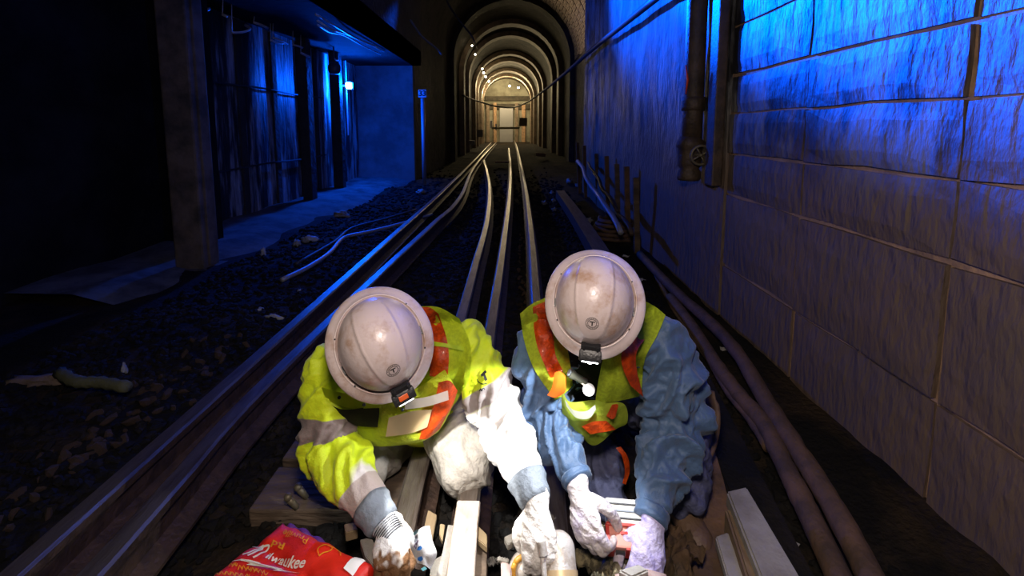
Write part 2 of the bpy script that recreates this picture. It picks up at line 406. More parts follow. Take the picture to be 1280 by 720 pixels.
for i, (y, w, zs) in enumerate(rib_in):
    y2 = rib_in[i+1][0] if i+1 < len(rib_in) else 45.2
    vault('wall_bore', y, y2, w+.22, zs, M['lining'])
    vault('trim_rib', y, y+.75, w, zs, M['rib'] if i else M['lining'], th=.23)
bm = bmesh.new(); box(bm, (-6, 45, -.4), (5, 45.3, 7)); o = bmo('wall_far_end', bm, mat('far_end_plaster', (.24, .23, .18), .8, 0, (.12, .11, .08), .9)); tag(o, kind='structure')
for k, (x0, x1, z0, z1, m_) in enumerate([(-2.5, -2.2, 0, 3.4, 'rib'), (-1.8, -1.5, 0, 3.6, 'mortar'), (-1.2, .1, 0, 3.1, 'greypost'), (.3, .6, 0, 3.6, 'rib'), (.95, 1.3, 0, 3.4, 'mortar'), (-2.6, 2, 3.3, 3.5, 'lining'), (-2.6, 2, 4.1, 4.25, 'lining')]):
    bm = bmesh.new(); box(bm, (x0, 44.7+.02*k, z0-.3), (x1, 45.0, z1), bev=.02); bmo('wall_panel', bm, M[m_], o)

# bare grimy pillar on the left
pil = emp('trim_pillar', (-2.9, 4.1, -.3)); tag(pil, kind='structure')
bm = bmesh.new(); box(bm, (-3.06, 4.02, -.3), (-2.79, 4.24, 2.63), bev=.02); bmo('shaft', bm, M['pillar'], pil)
bm = bmesh.new(); box(bm, (-3.11, 3.97, -.32), (-2.74, 4.29, -.12), bev=.015); bmo('plinth', bm, M['pillar'], pil)
bm = bmesh.new(); box(bm, (-2.79, 4.07, -.1), (-2.765, 4.19, 2.6), bev=.005); bmo('flange', bm, M['pillar'], pil)
pil2 = emp('trim_post', (-3.3, 9.0, -.3)); tag(pil2, kind='structure')
q = P(417, 200, 9.0); q2 = P(428, 200, 9.0)
bm = bmesh.new(); box(bm, (q.x-.02, 9.0, -.3), (q2.x, 9.16, 2.62), bev=.01); bmo('shaft', bm, M['dark_conc'], pil2)
q = P(378, 200, 7.6); bm = bmesh.new(); box(bm, (q.x-.02, 7.6, -.3), (q.x+.14, 7.8, 2.62), bev=.01)
pil3 = bmo('trim_post_near', bm, M['dark_conc']); tag(pil3, kind='structure')

# ================================================================== LAMPS
lp = P(436, 107, 9.35)
bl = emp('blue_wall_lamp', lp, 'small square blue signal lamp glowing on the far left post', 'lamp')
bm = bmesh.new(); box(bm, lp-Vector((.055, .04, .06)), lp+Vector((.055, .04, .06)), bev=.02); bmo('glass', bm, M['bulb'], bl, smooth=True)
bm = bmesh.new(); box(bm, lp+Vector((-.06, .04, -.08)), lp+Vector((.06, .09, .08)), bev=.01); box(bm, lp+Vector((-.2, .045, -.02)), lp+Vector((-.05, .075, .02)))
box(bm, lp+Vector((-.05, -.03, .06)), lp+Vector((.05, .06, .075))); bmo('housing', bm, M['lampbody'], bl)
bm = bmesh.new(); tube(bm, [lp+Vector((-.07, .06, -1.0)), lp+Vector((-.07, .06, -.1)), lp+Vector((-.07, .06, .5))], .014, 8); bmo('conduit', bm, M['greypost'], bl)
light('blue_wall_lamp_light', 'POINT', lp+Vector((.0, -.11, -.0)), BLUE, 420, 0.05)
light('blue_wall_lamp_back', 'POINT', lp+Vector((.12, .14, .02)), BLUE, 85, 0.05)

# strings of small work lights along the bore, each one hanging from the lining
lampspots = [(590, 57, 21), (594, 68, 23.5), (603, 86, 29), (604.5, 91, 31), (607, 96, 34), (611, 101.5, 38), (617, 99.5, 42), (622.5, 103, 46), (637, 107.5, 36), (648, 109.5, 33), (631, 113, 50)]
bmL = bmesh.new()
prot = None
for i, (px, py, Y) in enumerate(lampspots):
    p = P(px, py, Y)
    big = Y < 30
    r = (.0017*Y if big else .0022*Y)
    t = emp('tunnel_lamp', p, 'bright tunnel lamp at %s of the string along the bore' % ['the near end', 'the second place', 'the third place', 'the fourth place', 'the fifth place', 'the sixth place', 'the seventh place', 'the far end, first', 'the right side, lower', 'the right side, nearest', 'the far end, deepest'][i], 'lamp', 'small lamps along the tunnel bore')
    bm = bmesh.new(); bmesh.ops.create_icosphere(bm, subdivisions=2, radius=r, matrix=Matrix.Translation(p)); bmo('bulb', bm, M['wbulb'], t, smooth=True)
    bm = bmesh.new(); cyl(bm, p+Vector((0, 0, r*.8)), p+Vector((0, 0, r*2.2)), r*.6, seg=8); cyl(bm, p+Vector((0, 0, r*2)), p+Vector((0, 0, r*2+.35)), .012, seg=6); bmo('lamp_holder', bm, M['lampbody'], t)
for (x, y, z, w) in [(-1.75, 20.2, 4.3, 5), (-1.8, 26.5, 4.2, 16), (-1.9, 31, 4, 60), (-1.8, 35.0, 4, 120), (-1.9, 39.0, 4, 260), (-1.2, 42.0, 4.6, 420), (.4, 41.5, 4.6, 420)]:
    light('tunnel_lamp_light', 'POINT', (x, y, z), (1, .78, .42), w, .12)
light('vault_fill_spot', 'SPOT', (-1.2, 13.5, 2.6), (1, .82, .62), 520, .1, (1.9, 14.2, 4.9), 75, .8)  # added spot with no fixture, brightens the right side of the vault

# ================================================================== TRACK
def rail_sweep(name, pix, label, z=0.0, scale=1.0, mtop='railtop', group=None, prof=None, parent=None, world=None, k=8, mside='railside'):
    pts = cat([G(a, b, z) for a, b in pix] if world is None else world, k)
    prof = prof or [(-.065, -.15), (.065, -.15), (.065, -.138), (.012, -.115), (.010, -.045), (.034, -.034), (.035, -.008), (.026, 0), (-.026, 0), (-.035, -.008), (-.034, -.034), (-.010, -.045), (-.012, -.115), (-.065, -.138)]
    bm = bmesh.new(); rings = []
    for i, p in enumerate(pts):
        t = pts[min(i+1, len(pts)-1)]-pts[max(i-1, 0)]; t.z = 0; t.normalize(); n = Vector((t.y, -t.x, 0))
        rings.append([bm.verts.new(p+n*(x*scale)+Vector((0, 0, zz*scale))) for x, zz in prof])
    m = len(prof)
    for a, b in zip(rings, rings[1:]):
        for k_ in range(m):
            f = bm.faces.new((a[k_], a[(k_+1) % m], b[(k_+1) % m], b[k_]))
            f.material_index = 0 if min(prof[k_][1], prof[(k_+1) % m][1]) > -.01 else 1
    bm.faces.new(rings[0][::-1]); bm.faces.new(rings[-1])
    bmesh.ops.recalc_face_normals(bm, faces=bm.faces[:])
    o = bmo(name, bm, parent=parent, mats=[M[mtop], M[mside]])
    if label: tag(o, label, 'rail', group)
    return o
RA = [(-125, 840), (8, 720), (160, 586), (320, 445), (480, 303), (560, 232), (596, 197), (614, 178)]
RB = [(-20, 845), (108, 720), (215, 603), (328, 480), (480, 335), (542, 278), (577, 243), (597, 203), (620, 178)]
RC = [(502, 662), (517, 600), (545, 500), (575, 400), (595, 327), (609, 275), (612, 241), (610, 220), (605, 200)]
RD = [(570, 770), (574, 720), (580, 670), (586, 620), (600, 510), (615, 400), (628.5, 311), (637, 241), (638, 205), (636, 185)]
RE = [(700, 760), (694, 640), (686, 500), (671, 375), (662, 272), (653, 214), (645, 180), (640, 172)]
rail_sweep('rail', RA, 'outer rail at far left, blue-lit strip running up to the tunnel mouth', group=None)
rail_sweep('guard_rail', RB, 'second rail from the left, blue-lit guard rail passing behind the white helmet')
rail_sweep('rail', RC, 'bright-edged rail emerging above the yellow-jacketed shoulder')
rail_sweep('rail', RD, 'worn middle rail running under the kneeling worker\'s knee', mtop='railtop')
rail_sweep('rail', RE, 'rail that disappears behind the helmet of the worker in blue')
# pale scuffed running surface close by: planed rail end section in front of the knee
rail_sweep('stock_rail_end', [(574, 735), (580, 670), (586, 626)], 'pale scuffed rail end pointing away from the bright knee', z=0.004, mtop='railwood', k=5,
           prof=[(-.036, -.03), (.036, -.03), (.036, -.004), (.033, 0), (-.033, 0), (-.036, -.004)], mside='railwood')
# third rail right with cover
F1 = [G(700, 238, .02), G(718, 262, .02), G(735, 287, .02), G(752, 314, .02), G(790, 380, .02)]
rail_sweep('third_rail', None, 'wide blue-lit third rail on the right behind the second helmet', world=[Vector(p) for p in F1], prof=[(-.075, -.14), (.075, -.14), (.075, 0), (-.075, 0)], k=4)

tiep = bpy.data.meshes.new('tie')
def tie_at(y, x0, x1, w, top, label, lx=0.0, group=None, bolts=()):
    t = emp('wooden_tie', ((x0+x1)/2, y, top-.12), label, 'railway tie', group)
    bm = bmesh.new(); box(bm, (x0, y, top-.16), (x1, y+w, top), bev=.008)
    bmesh.ops.subdivide_edges(bm, edges=[e for e in bm.edges if e.calc_length() > .3], cuts=12)
    for v in bm.verts: v.co += Vector((0, .006*nz(v.co.x*5, y), .004*nz(v.co.x*6, v.co.y*6, 1)))
    bmo('timber', bm, M['tie'], t)
    for bx, by in bolts:
        bm = bmesh.new(); cyl(bm, (bx, by, top-.01), (bx, by, top+.03), .012, .010, 8); lathe(bm, [(0, top+.04), (.017, top+.036), (.02, top+.028), (0, top+.02)], Matrix.Translation((bx, by, 0)), 10); bmo('spike', bm, M['railside'], t)
    return t
TT = -.152
b1 = G(383, 622, TT); b2 = G(371, 635, TT)
tie_at(1.425, -.905, -.33, .205, TT, 'nearest wooden tie, its cut end beside the red bag', bolts=[])
t2 = tie_at(1.655, -.905, -.30, .235, TT+.012, 'second wooden tie, with two spikes, behind the red bag', bolts=[])
for g in (b1, b2):
    bm = bmesh.new(); cyl(bm, (g.x, g.y, TT), (g.x-.02, g.y-.01, TT+.045), .010, .012, 8); bmesh.ops.create_icosphere(bm, subdivisions=2, radius=.014, matrix=Matrix.Translation((g.x-.022, g.y-.011, TT+.05)))
    o = bmo('rail_spike', bm, M['valve'], smooth=True)
    tag(o, 'loose rusty spike %s on the wooden tie left of the yellow sleeve' % ('farther from the bag' if g is b1 else 'nearer the bag'), 'spike')
# ================================================================== THINGS ALONG THE WALLS
# riser pipe with a valve on the right wall
pY = 3.42
pp = P(867, 120, pY); r = .072
pipe = emp('riser_pipe', (pp.x, pY, .9), 'rusty vertical pipe with a handwheel valve on the blue-lit right wall', 'pipe')
zb = P(865, 222, pY).z
bm = bmesh.new(); tube(bm, [(pp.x+.0, pY, z) for z in np.linspace(zb+.28, 3.6, 12)], r, 20); bmo('pipe_body', bm, M['pipe'], pipe, smooth=True)
bm = bmesh.new()
lathe(bm, [(0, zb-.02), (.075, zb-.02), (.085, zb+.0), (.085, zb+.05), (.07, zb+.07), (.082, zb+.09), (.088, zb+.16), (.088, zb+.22), (.1, zb+.235), (.1, zb+.27), (.085, zb+.29), (.074, zb+.31), (0, zb+.31)], Matrix.Translation((pp.x-.012, pY, 0)), 20)
bmo('valve_body', bm, M['pipe'], pipe, smooth=True)
zc = P(865, 130, pY).z
bm = bmesh.new(); lathe(bm, [(0, -.05), (.082, -.05), (.085, -.02), (.085, .02), (.082, .05), (0, .05)], Matrix.Translation((pp.x, pY, zc)), 20); bmo('coupling', bm, M['pipe'], pipe, smooth=True)
w = P(876, 194, pY-.16)
bm = bmesh.new(); R = .068
tube(bm, [w+Vector((R*math.cos(a), -.01*math.sin(a), R*math.sin(a))) for a in np.linspace(0, 2*PI, 33)], .010, 8)
for a in (0.5, 2.1, 3.7, 5.2): tube(bm, [w, w+Vector((R*math.cos(a), 0, R*math.sin(a)))], .007, 6)
cyl(bm, w+Vector((0, -.02, 0)), w+Vector((-.02, .15, 0)), .012, seg=8)
hw = bmo('handwheel', bm, M['valve'], pipe, smooth=True)
a0, a1 = P(858, 82, pY-.05), P(858, 118, pY-.05)
bm = bmesh.new(); tube(bm, [a0+Vector((-.012, -.02, 0)), (a0+a1)/2+Vector((-.0, -.025, 0)), a1+Vector((-.012, -.02, 0))], [.006, .016, .006], 8, flat=.5)
bmo('red_gleam', bm, M['redgleam'], pipe, smooth=True)['label'] = 'red gleam painted as a strip'  # strip paints a red gleam onto the pipe
# conduit next to it
bm = bmesh.new(); c_ = P(893, 120, 3.12); box(bm, (WX-.09, 3.08, P(893, 232, 3.12).z), (WX-.02, 3.20, 3.6), bev=.01)
cd = bmo('wall_conduit', bm, M['pipe']); tag(cd, 'straight brown conduit running down the wall beside the valve pipe', 'conduit')
bm = bmesh.new(); box(bm, (pp.x+.06, pY-.02, zc-.012), (WX+.01, pY+.02, zc+.012)); bmo('pipe_bracket', bm, M['pipe'], pipe)
# sagging cable high on the right wall running across the portal
cp_ = [P(832, -12, 4.0), P(800, 14, 4.8), P(770, 38, 5.9), P(740, 62, 7.6), P(700, 97, 11.0), P(672, 119, 17), P(655, 130, 24), P(640, 134.5, 30), P(620, 133, 30), P(596, 126, 26), P(578, 119, 21)]
bm = bmesh.new(); tube(bm, cat(cp_, 6), [max(.035, .0016*p.y) for p in cat(cp_, 6)], 8)
cb = bmo('feeder_cable', bm, M['blackcable'], smooth=True); tag(cb, 'thick black cable swooping from high on the right wall across the tunnel mouth', 'cable')
for k in range(5):
    y = 4.2+k*1.1; zz = 1.15+ (160-(160-(160-0)*1))/569*0 + 1.22+.02*k
for i, (pts, lab) in enumerate([([(556, -8, 10.5), (562, 8, 10.6), (580, 33, 10.7), (590, 45, 11), (596, 60, 13)], 'thin cable curving down over the tunnel crown'),
                                ([(513, 25, 9.5), (527, 45, 10), (545, 60, 10.5), (552, 68, 10.8)], 'short pale cable loop left of the tunnel mouth')]):
    bm = bmesh.new(); tube(bm, cat([P(*p) for p in pts], 5), .02, 8); o = bmo('cable', bm, M['blackcable'] if i == 0 else M['greypost'], smooth=True); tag(o, lab, 'cable')
# cables slung under the soffit on the left
oc = [([(395, 18, 5.6), (420, 33, 6.6), (446, 48, 7.7), (470, 58, 8.8)], .016, 'uppermost of the cables slung under the soffit left of the lamp'),
      ([(397, 26, 5.6), (415, 37, 6.4), (432, 42, 7.2), (455, 52, 8.2), (480, 64, 10)], .015, 'middle cable slung under the soffit left of the lamp'),
      ([(397, 31, 5.6), (412, 40, 6.3), (430, 44, 7.1), (452, 56, 8.2), (476, 68, 10)], .012, 'lowest cable slung under the soffit left of the lamp')]
for pts, r_, lab in oc:
    bm = bmesh.new(); tube(bm, cat([P(p[0], p[1], min(p[2], 1.435*FPX/(160-p[1]))) for p in pts], 5), r_, 8); o = bmo('overhead_cable', bm, M['shinycable'], smooth=True); tag(o, lab, 'cable', 'cables slung under the left soffit')
snag = [([(248, 8, 5.2), (256, 13, 5.2), (262, 11, 5.3)], 'small cable end hanging at the top beside the pillar'), ([(278, 18, 5.4), (284, 21, 5.4)], 'short cable stub second from the pillar'),
        ([(290, 41, 5.6), (304, 40, 5.7), (313, 36, 5.8), (306, 31, 5.9)], 'curled cable loop hanging under the soffit'), ([(317, 28, 6.2), (326, 31, 6.3), (335, 35, 6.5)], 'bent strap end right of the curled loop'),
        ([(338, 50, 6.6), (348, 54, 6.8), (358, 54, 7.0)], 'bundle of torn sheathing under the soffit'), ([(341, 47, 6.6), (352, 51, 6.8), (360, 55, 7.0)], 'second strand of torn sheathing under the soffit'),
        ([(366, 56, 7.1), (374, 58, 7.2), (378, 60, 7.3)], 'crumpled sleeve end between sheathing and post'), ([(376, 66, 7.4), (382, 69, 7.5), (387, 71, 7.6)], 'smallest strap end just left of the dark post'),
        ([(417, 73, 8.7), (420, 75, 8.7), (423, 75, 8.7)], 'bright strap tip above the blue lamp')]
for pts, lab in snag:
    bm = bmesh.new(); tube(bm, cat([P(*p) for p in pts], 4), .018, 8, flat=.6); _q = P(*pts[0]); tube(bm, [_q, Vector((_q.x, _q.y+.03, max(2.63, _q.z+.05)))], .006, 5)
    o = bmo('hanging_strap', bm, M['shinycable'], smooth=True); tag(o, lab, 'strap', 'loose straps under the left soffit')
# black drum hanging near the lamp
d = P(418, 86, 8.5); bm = bmesh.new(); lathe(bm, [(0, -.1), (.09, -.09), (.11, -.03), (.11, .05), (.08, .11), (0, .12)], Matrix.Translation(d), 16); cyl(bm, d+Vector((0, 0, .1)), d+Vector((0, 0, .45)), .015, seg=8)
o = bmo('hanging_bell', bm, M['lampbody'], smooth=True); tag(o, 'dark rounded bell housing hanging just above and left of the blue lamp', 'bell')
# distance sign 33 on its post
sY = 10.3
s0 = P(528, 117, sY); sg = emp('sign_post', (s0.x, sY, -.2), 'small number sign on a slim post left of the tunnel mouth', 'sign')
bm = bmesh.new(); cyl(bm, (s0.x, sY+.02, -.2), (s0.x, sY+.02, s0.z-.1), .045, seg=12); bmo('pole', bm, M['greypost'], sg, smooth=True)
bm = bmesh.new(); box(bm, s0+Vector((-.09, -.01, -.085)), s0+Vector((.09, .015, .085)), bev=.01); bd = bmo('board', bm, M['sign'], sg)
def text_mesh(txt, size, shear=0.0, extrude=0.0, offset=0.0, bold=0):
    cu = bpy.data.curves.new('t', 'FONT'); cu.body = txt; cu.size = size; cu.shear = shear; cu.extrude = extrude; cu.offset = offset
    cu.align_x = 'CENTER'; cu.align_y = 'CENTER'; cu.resolution_u = 3
    o = bpy.data.objects.new('t', cu); C.objects.link(o); dg = bpy.context.evaluated_depsgraph_get(); dg.update()
    me = bpy.data.meshes.new_from_object(o.evaluated_get(dg)); bpy.data.objects.remove(o); bpy.data.curves.remove(cu); return me
me = text_mesh('33', .17, extrude=.002, offset=.008); me.transform(Matrix.Translation(s0+Vector((0, -.014, 0))) @ Matrix.Rotation(PI/2, 4, 'X')); link('numerals', me, M['signtxt'], bd)

# ---- brown cables at the foot of the right wall
def ground_cable(name, pts, r, z, m, label, cat_='cable'):
    P_ = cat([G(a, b, z) for a, b in pts], 6)
    bm = bmesh.new(); tube(bm, P_, [r*(1+.12*nz(i*.7, r*50)) for i in range(len(P_))], 12)
    for v in bm.verts: v.co += Vector((nz(v.co.x*20, v.co.y*20, 1), 0, nz(v.co.x*20, v.co.y*20, 5)))*.003
    o = bmo(name, bm, m, smooth=True); tag(o, label, cat_); return o
ground_cable('wall_cable', [(800, 318), (846, 366), (880, 396), (918, 436), (960, 505), (1005, 575), (1045, 640), (1085, 715), (1105, 760)], .037, -.085, M['cable'], 'thick brown cable lying closest to the foot of the right wall')
ground_cable('floor_cable', [(838, 372), (868, 412), (895, 455), (925, 495), (955, 530), (985, 590), (1010, 640), (1050, 725), (1065, 765)], .036, -.115, M['cable'], 'thick brown cable between the wall cable and the black strip')
ground_cable('dusty_hose', [(820, 345), (842, 385), (880, 440), (912, 492), (935, 520), (960, 560)], .02, -.14, M['cable'], 'thin dusty hose beside the two thick brown cables')
# scraps
for i, (px, py, s, m, lab) in enumerate([(919, 565, .02, 'paper', 'small grey paper scrap beside the upper end of the grey cover'), (933, 587, .028, 'paper', 'torn paper scrap left of the brown floor cable'), (947, 610, .024, 'pscrap', 'pinkish torn scrap on the black strip'),
        (975, 650, .04, 'paper', 'crumpled pale scrap right of the grey cover'), (1020, 714, .035, 'paper', 'crumpled scrap near the bottom of the black strip'), (964, 640, .016, 'valve', 'brown pebble-like bit beside the crumpled pale scrap'),
        (885, 600, .02, 'paper', 'white chip on the brown board beside the blue sleeve'), (905, 430, .02, 'paper', 'pale chip near the bend of the brown cables'), (783, 315, .03, 'paper', 'pale wrapper on the dirt above the second helmet'),
        (812, 327, .03, 'tanwood', 'tan scrap of wood right of the second helmet'), (803, 343, .024, 'paper', 'white wrapper touching the dirt beside the second helmet'), (985, 555, .014, 'paper', 'tiny chip at the wall foot')]):
    g = G(px, py, -.12); g.z = ground_h(g.x, g.y)+.022
    bm = bmesh.new(); r_ = bmesh.ops.create_grid(bm, x_segments=3, y_segments=3, size=s)
    for v in bm.verts: v.co += Vector((.4*s*nz(v.co.x*40, i), .5*s*nz(v.co.y*40, i, 3), .6*s*nz(v.co.x*50, v.co.y*50, i)))
    bmesh.ops.solidify(bm, geom=bm.faces[:], thickness=.0015)
    bmesh.ops.transform(bm, matrix=Matrix.Translation(g) @ Matrix.Rotation(i*1.3, 4, 'Z'), verts=bm.verts)
    o = bmo('paper_scrap' if m != 'tanwood' else 'wood_scrap', bm, M[m]); tag(o, lab, 'scrap')
# ---- grey fibreglass cover lying over its tan board at lower right
gc = emp('grey_cover', G(950, 680, -.1), 'dusty grey fibreglass cover channel lying at the lower right', 'cover')
ztop = .02
def prism(bm, pix, z1, z0, mi=0):
    t = [bm.verts.new(G(a, b, z1)) for a, b in pix]; bt = [bm.verts.new(v.co+Vector((0, 0, z0-z1))) for v in t]; n = len(t)
    fs = [bm.faces.new(t), bm.faces.new(bt[::-1])]+[bm.faces.new((t[k], bt[k], bt[(k+1) % n], t[(k+1) % n])) for k in range(n)]
    for f in fs: f.material_index = mi
    bmesh.ops.recalc_face_normals(bm, faces=fs); return bm
def softprism(name, pix, z1, z0, m, parent, bev=.006):
    bm = prism(bmesh.new(), pix, z1, z0); bmesh.ops.bevel(bm, geom=bm.edges[:], offset=bev, segments=2, affect='EDGES')
    return bmo(name, bm, m, parent)
softprism('top_flange', [(908, 613), (933, 607), (1015, 745), (968, 765)], .03, -.02, M['greybox'], gc)
softprism('inner_board', [(906, 634), (922, 640), (972, 770), (952, 780)], -.0, -.09, M['tanwood'], gc)
softprism('lower_flange', [(894, 670), (910, 664), (950, 775), (925, 775)], -.03, -.06, M['greybox'], gc, .004)
softprism('web', [(909, 618), (918, 622), (975, 765), (960, 765)], -.02, -.05, M['greybox'], gc, .003)
bd_ = softprism('brown_board', [(838, 560), (890, 548), (905, 600), (950, 770), (880, 775), (850, 660)], -.09, -.16, M['plank'], None)
tag(bd_, 'dusty brown board lying under the grey cover beside the kneeling worker in blue', 'board')
b2_ = softprism('black_strip', [(845, 470), (880, 455), (1045, 770), (975, 770), (905, 600), (880, 545)], -.15, -.18, M['ballast'], None)
tag(b2_, 'black strip of dark ground between the grey cover and the brown cables', 'mat')  # dark ground laid in as a thin black slab
# ---- metal pieces between the near rails
bits = [([(545, 722), (553, 690), (560, 655), (570, 657), (562, 720), (556, 760), (538, 760)], -.02, -.05, 'greybox', 'grey steel bar leaning along the left side of the pale rail end', 'bar'),
        ([(528, 668), (535, 637), (546, 643), (540, 675)], -.03, -.045, 'tanwood', 'upright tan plate left of the grey bar', 'plate'),
        ([(549, 668), (550, 654), (556, 655), (553, 676)], -.03, -.045, 'tanwood', 'smallest tan shim between the upright plate and the grey bar', 'shim'),
        ([(597, 656), (609, 668), (609, 684), (597, 674)], -.01, -.03, 'tanwood', 'tan clip plate touching the right side of the pale rail end', 'clip'),
        ([(592, 680), (609, 684), (606, 770), (586, 770)], -.04, -.10, 'tie', 'brown wooden filler block right of the pale rail end', 'block'),
        ([(630, 671), (652, 660), (656, 668), (635, 681)], -.02, -.04, 'greybox', 'short grey plate pointing at the white glove', 'plate'),
        ([(450, 674), (464, 671), (474, 690), (470, 712), (456, 694)], .01, -.02, 'greybox', 'dark grey flat plate between the red bag and the dirty glove', 'plate'),
        ([(430, 655), (444, 652), (447, 662), (432, 666)], -.03, -.06, 'tanwood', 'pale cut wood chunk behind the grey cuff', 'chunk'),
        ([(540, 700), (560, 690), (556, 760), (530, 760)], -.08, -.11, 'greybox', 'grey base plate below the dirty glove', 'plate')]
for pix, z1, z0, m, lab, c__ in bits:
    o = softprism('steel_'+c__ if m == 'greybox' else 'wooden_'+c__, pix, z1, z0, M[m], None, .002); tag(o, lab, c__)
# yellow ring collar round a pale pipe stub, rod and domed actuator
metal = mat('pale_machined_steel', (0.60, 0.56, 0.52), .45, .3, (.35, .25, .17), 22, (.45, .7), .3, 80)
yel = mat('yellow_enamel', (0.72, 0.36, 0.04), .35, 0, (.35, .16, .03), 18, (.5, .7))
rc = P(657, 716, 1.10)
ring = emp('yellow_ring_collar', rc, 'yellow ring collar around a pale pipe stub below the white glove', 'collar')
T = frame(rc, (0, -.75, .66))
bm = bmesh.new(); N_ = 36; rr = .034
tube(bm, [T @ Vector((rr*math.cos(a), rr*math.sin(a), 0)) for a in np.linspace(0, 2*PI, N_+1)], .0075, 10); bmo('ring', bm, yel, ring, smooth=True)
bm = bmesh.new(); cyl(bm, T @ Vector((0, 0, -.05)), T @ Vector((0, 0, .012)), .022, .020, 20); bmo('pipe_stub', bm, metal, ring, smooth=True)
bm = bmesh.new(); lathe(bm, [(0, -.05), (.046, -.05), (.046, -.015), (.040, -.006), (0, -.006)], T, 24); bmo('flange', bm, metal, ring, smooth=True)
for k in range(5):
    a = k*1.25+.5; bm = bmesh.new(); lathe(bm, [(0, -.012), (.008, -.012), (.008, .0), (0, .0)], T @ Matrix.Translation((.047*math.cos(a), .047*math.sin(a), -.01)), 6); bmo('bolt', bm, metal, ring)
ac = emp('domed_actuator', P(703, 700, 1.10), 'fat pale cylinder with a domed top under the white glove', 'actuator')
top = P(697, 662, 1.13); bot = P(706, 790, .98)
ax = (bot-top).normalized()
bm = bmesh.new(); rr = .042
pts = [top+ax*(rr*(1-math.cos(a))) for a in np.linspace(0.15, PI/2, 7)]; rs = [rr*math.sin(a) for a in np.linspace(0.15, PI/2, 7)]
tube(bm, pts+[top+ax*.12, bot], rs+[rr, rr], 28); bmo('barrel', bm, metal, ac, smooth=True, angle=40)
bm = bmesh.new(); tube(bm, [top+ax*.085, top+ax*.10], rr+.0025, 28); bmo('band', bm, mat('worn_brass_band', (.62, .45, .25), .4, .3), ac, smooth=True, angle=40)
rod = emp('pull_rod', P(679, 700, 1.07), 'thin pale rod gripped by the white glove beside the domed cylinder', 'rod')
bm = bmesh.new(); cyl(bm, P(677, 676, 1.07), P(684, 770, .98), .0075, seg=14); bmo('shaft', bm, metal, rod, smooth=True, angle=40)
bm = bmesh.new(); cyl(bm, P(676, 676, 1.065), P(679, 694, 1.05), .0125, seg=14); bmo('grip_sleeve', bm, metal, rod, smooth=True, angle=40)
cl = emp('clamp_plate', P(626, 712, 1.1), 'pinkish toothed clamp plate left of the yellow ring', 'clamp')
softprism('plate_body', [(626, 700), (634, 698), (640, 712), (638, 760), (628, 760)], .0, -.03, mat('pinkish_steel', (.4, .3, .28), .6), cl, .003)
for k in range(4):
    bm = bmesh.new(); p = G(624+k*3.2, 699+k*.8, .0); bmesh.ops.create_icosphere(bm, subdivisions=1, radius=.007, matrix=Matrix.Translation(p)); bmo('tooth', bm, M['greybox'], cl)
# khaki rags and black hose under the right worker
def rag(name, pix, z, label, m='camo', amp=.03, seed=1, n=26, cat_='rag', th=.003):
    bm = bmesh.new(); (a, b, c, d) = [G(x, y, z) for x, y in pix]
    vs_ = [[None]*(n+1) for _ in range(n+1)]
    for i in range(n+1):
        for j in range(n+1):
            u, v = i/n, j/n; p = a.lerp(b, u).lerp(d.lerp(c, u), v)
            p = p+Vector((.6*amp*nz(u*4, v*4, seed), .6*amp*nz(u*4, v*4, seed+7), amp*(1.1*abs(nz(u*5, v*5, seed+3))+.6*nz(u*11, v*11, seed))))
            vs_[i][j] = bm.verts.new(p)
    for i in range(n):
        for j in range(n): bm.faces.new((vs_[i][j], vs_[i+1][j], vs_[i+1][j+1], vs_[i][j+1]))
    bmesh.ops.solidify(bm, geom=bm.faces[:], thickness=-th)
    o = bmo(name, bm, M[m] if isinstance(m, str) else m, smooth=True); tag(o, label, cat_); return o
rag('khaki_rag', [(718, 690), (760, 655), (800, 690), (770, 790)], -.06, 'crumpled khaki cloth under the red tool case', amp=.05, seed=2)
rag('khaki_rag', [(722, 740), (760, 715), (800, 740), (770, 800)], -.03, 'second khaki cloth at the bottom edge below the black hose', amp=.05, seed=5)
rag('brown_rag', [(808, 690), (835, 655), (880, 690), (850, 760)], -.05, 'brown crumpled cloth right of the lavender glove', m=mat('brown_cloth', (.17, .10, .05), .9, 0, (.06, .04, .02), 14, bump=.5), amp=.05, seed=9)
bm = bmesh.new(); tube(bm, cat([P(720, 700, 1.2), P(727, 690, 1.19), P(742, 686, 1.19), P(755, 693, 1.17), P(757, 712, 1.12), P(752, 745, 1.05)], 6), .012, 12); o = bmo('black_hose', bm, M['blackcable'], smooth=True); tag(o, 'short black hose arching over the khaki cloth', 'hose')
rag('scrap_foil', [(608, 700), (622, 697), (626, 706), (610, 708)], -.13, 'crinkled pale foil scrap on the dark floor left of the clamp', m=M['paper'], amp=.015, seed=4, n=10, cat_='scrap')

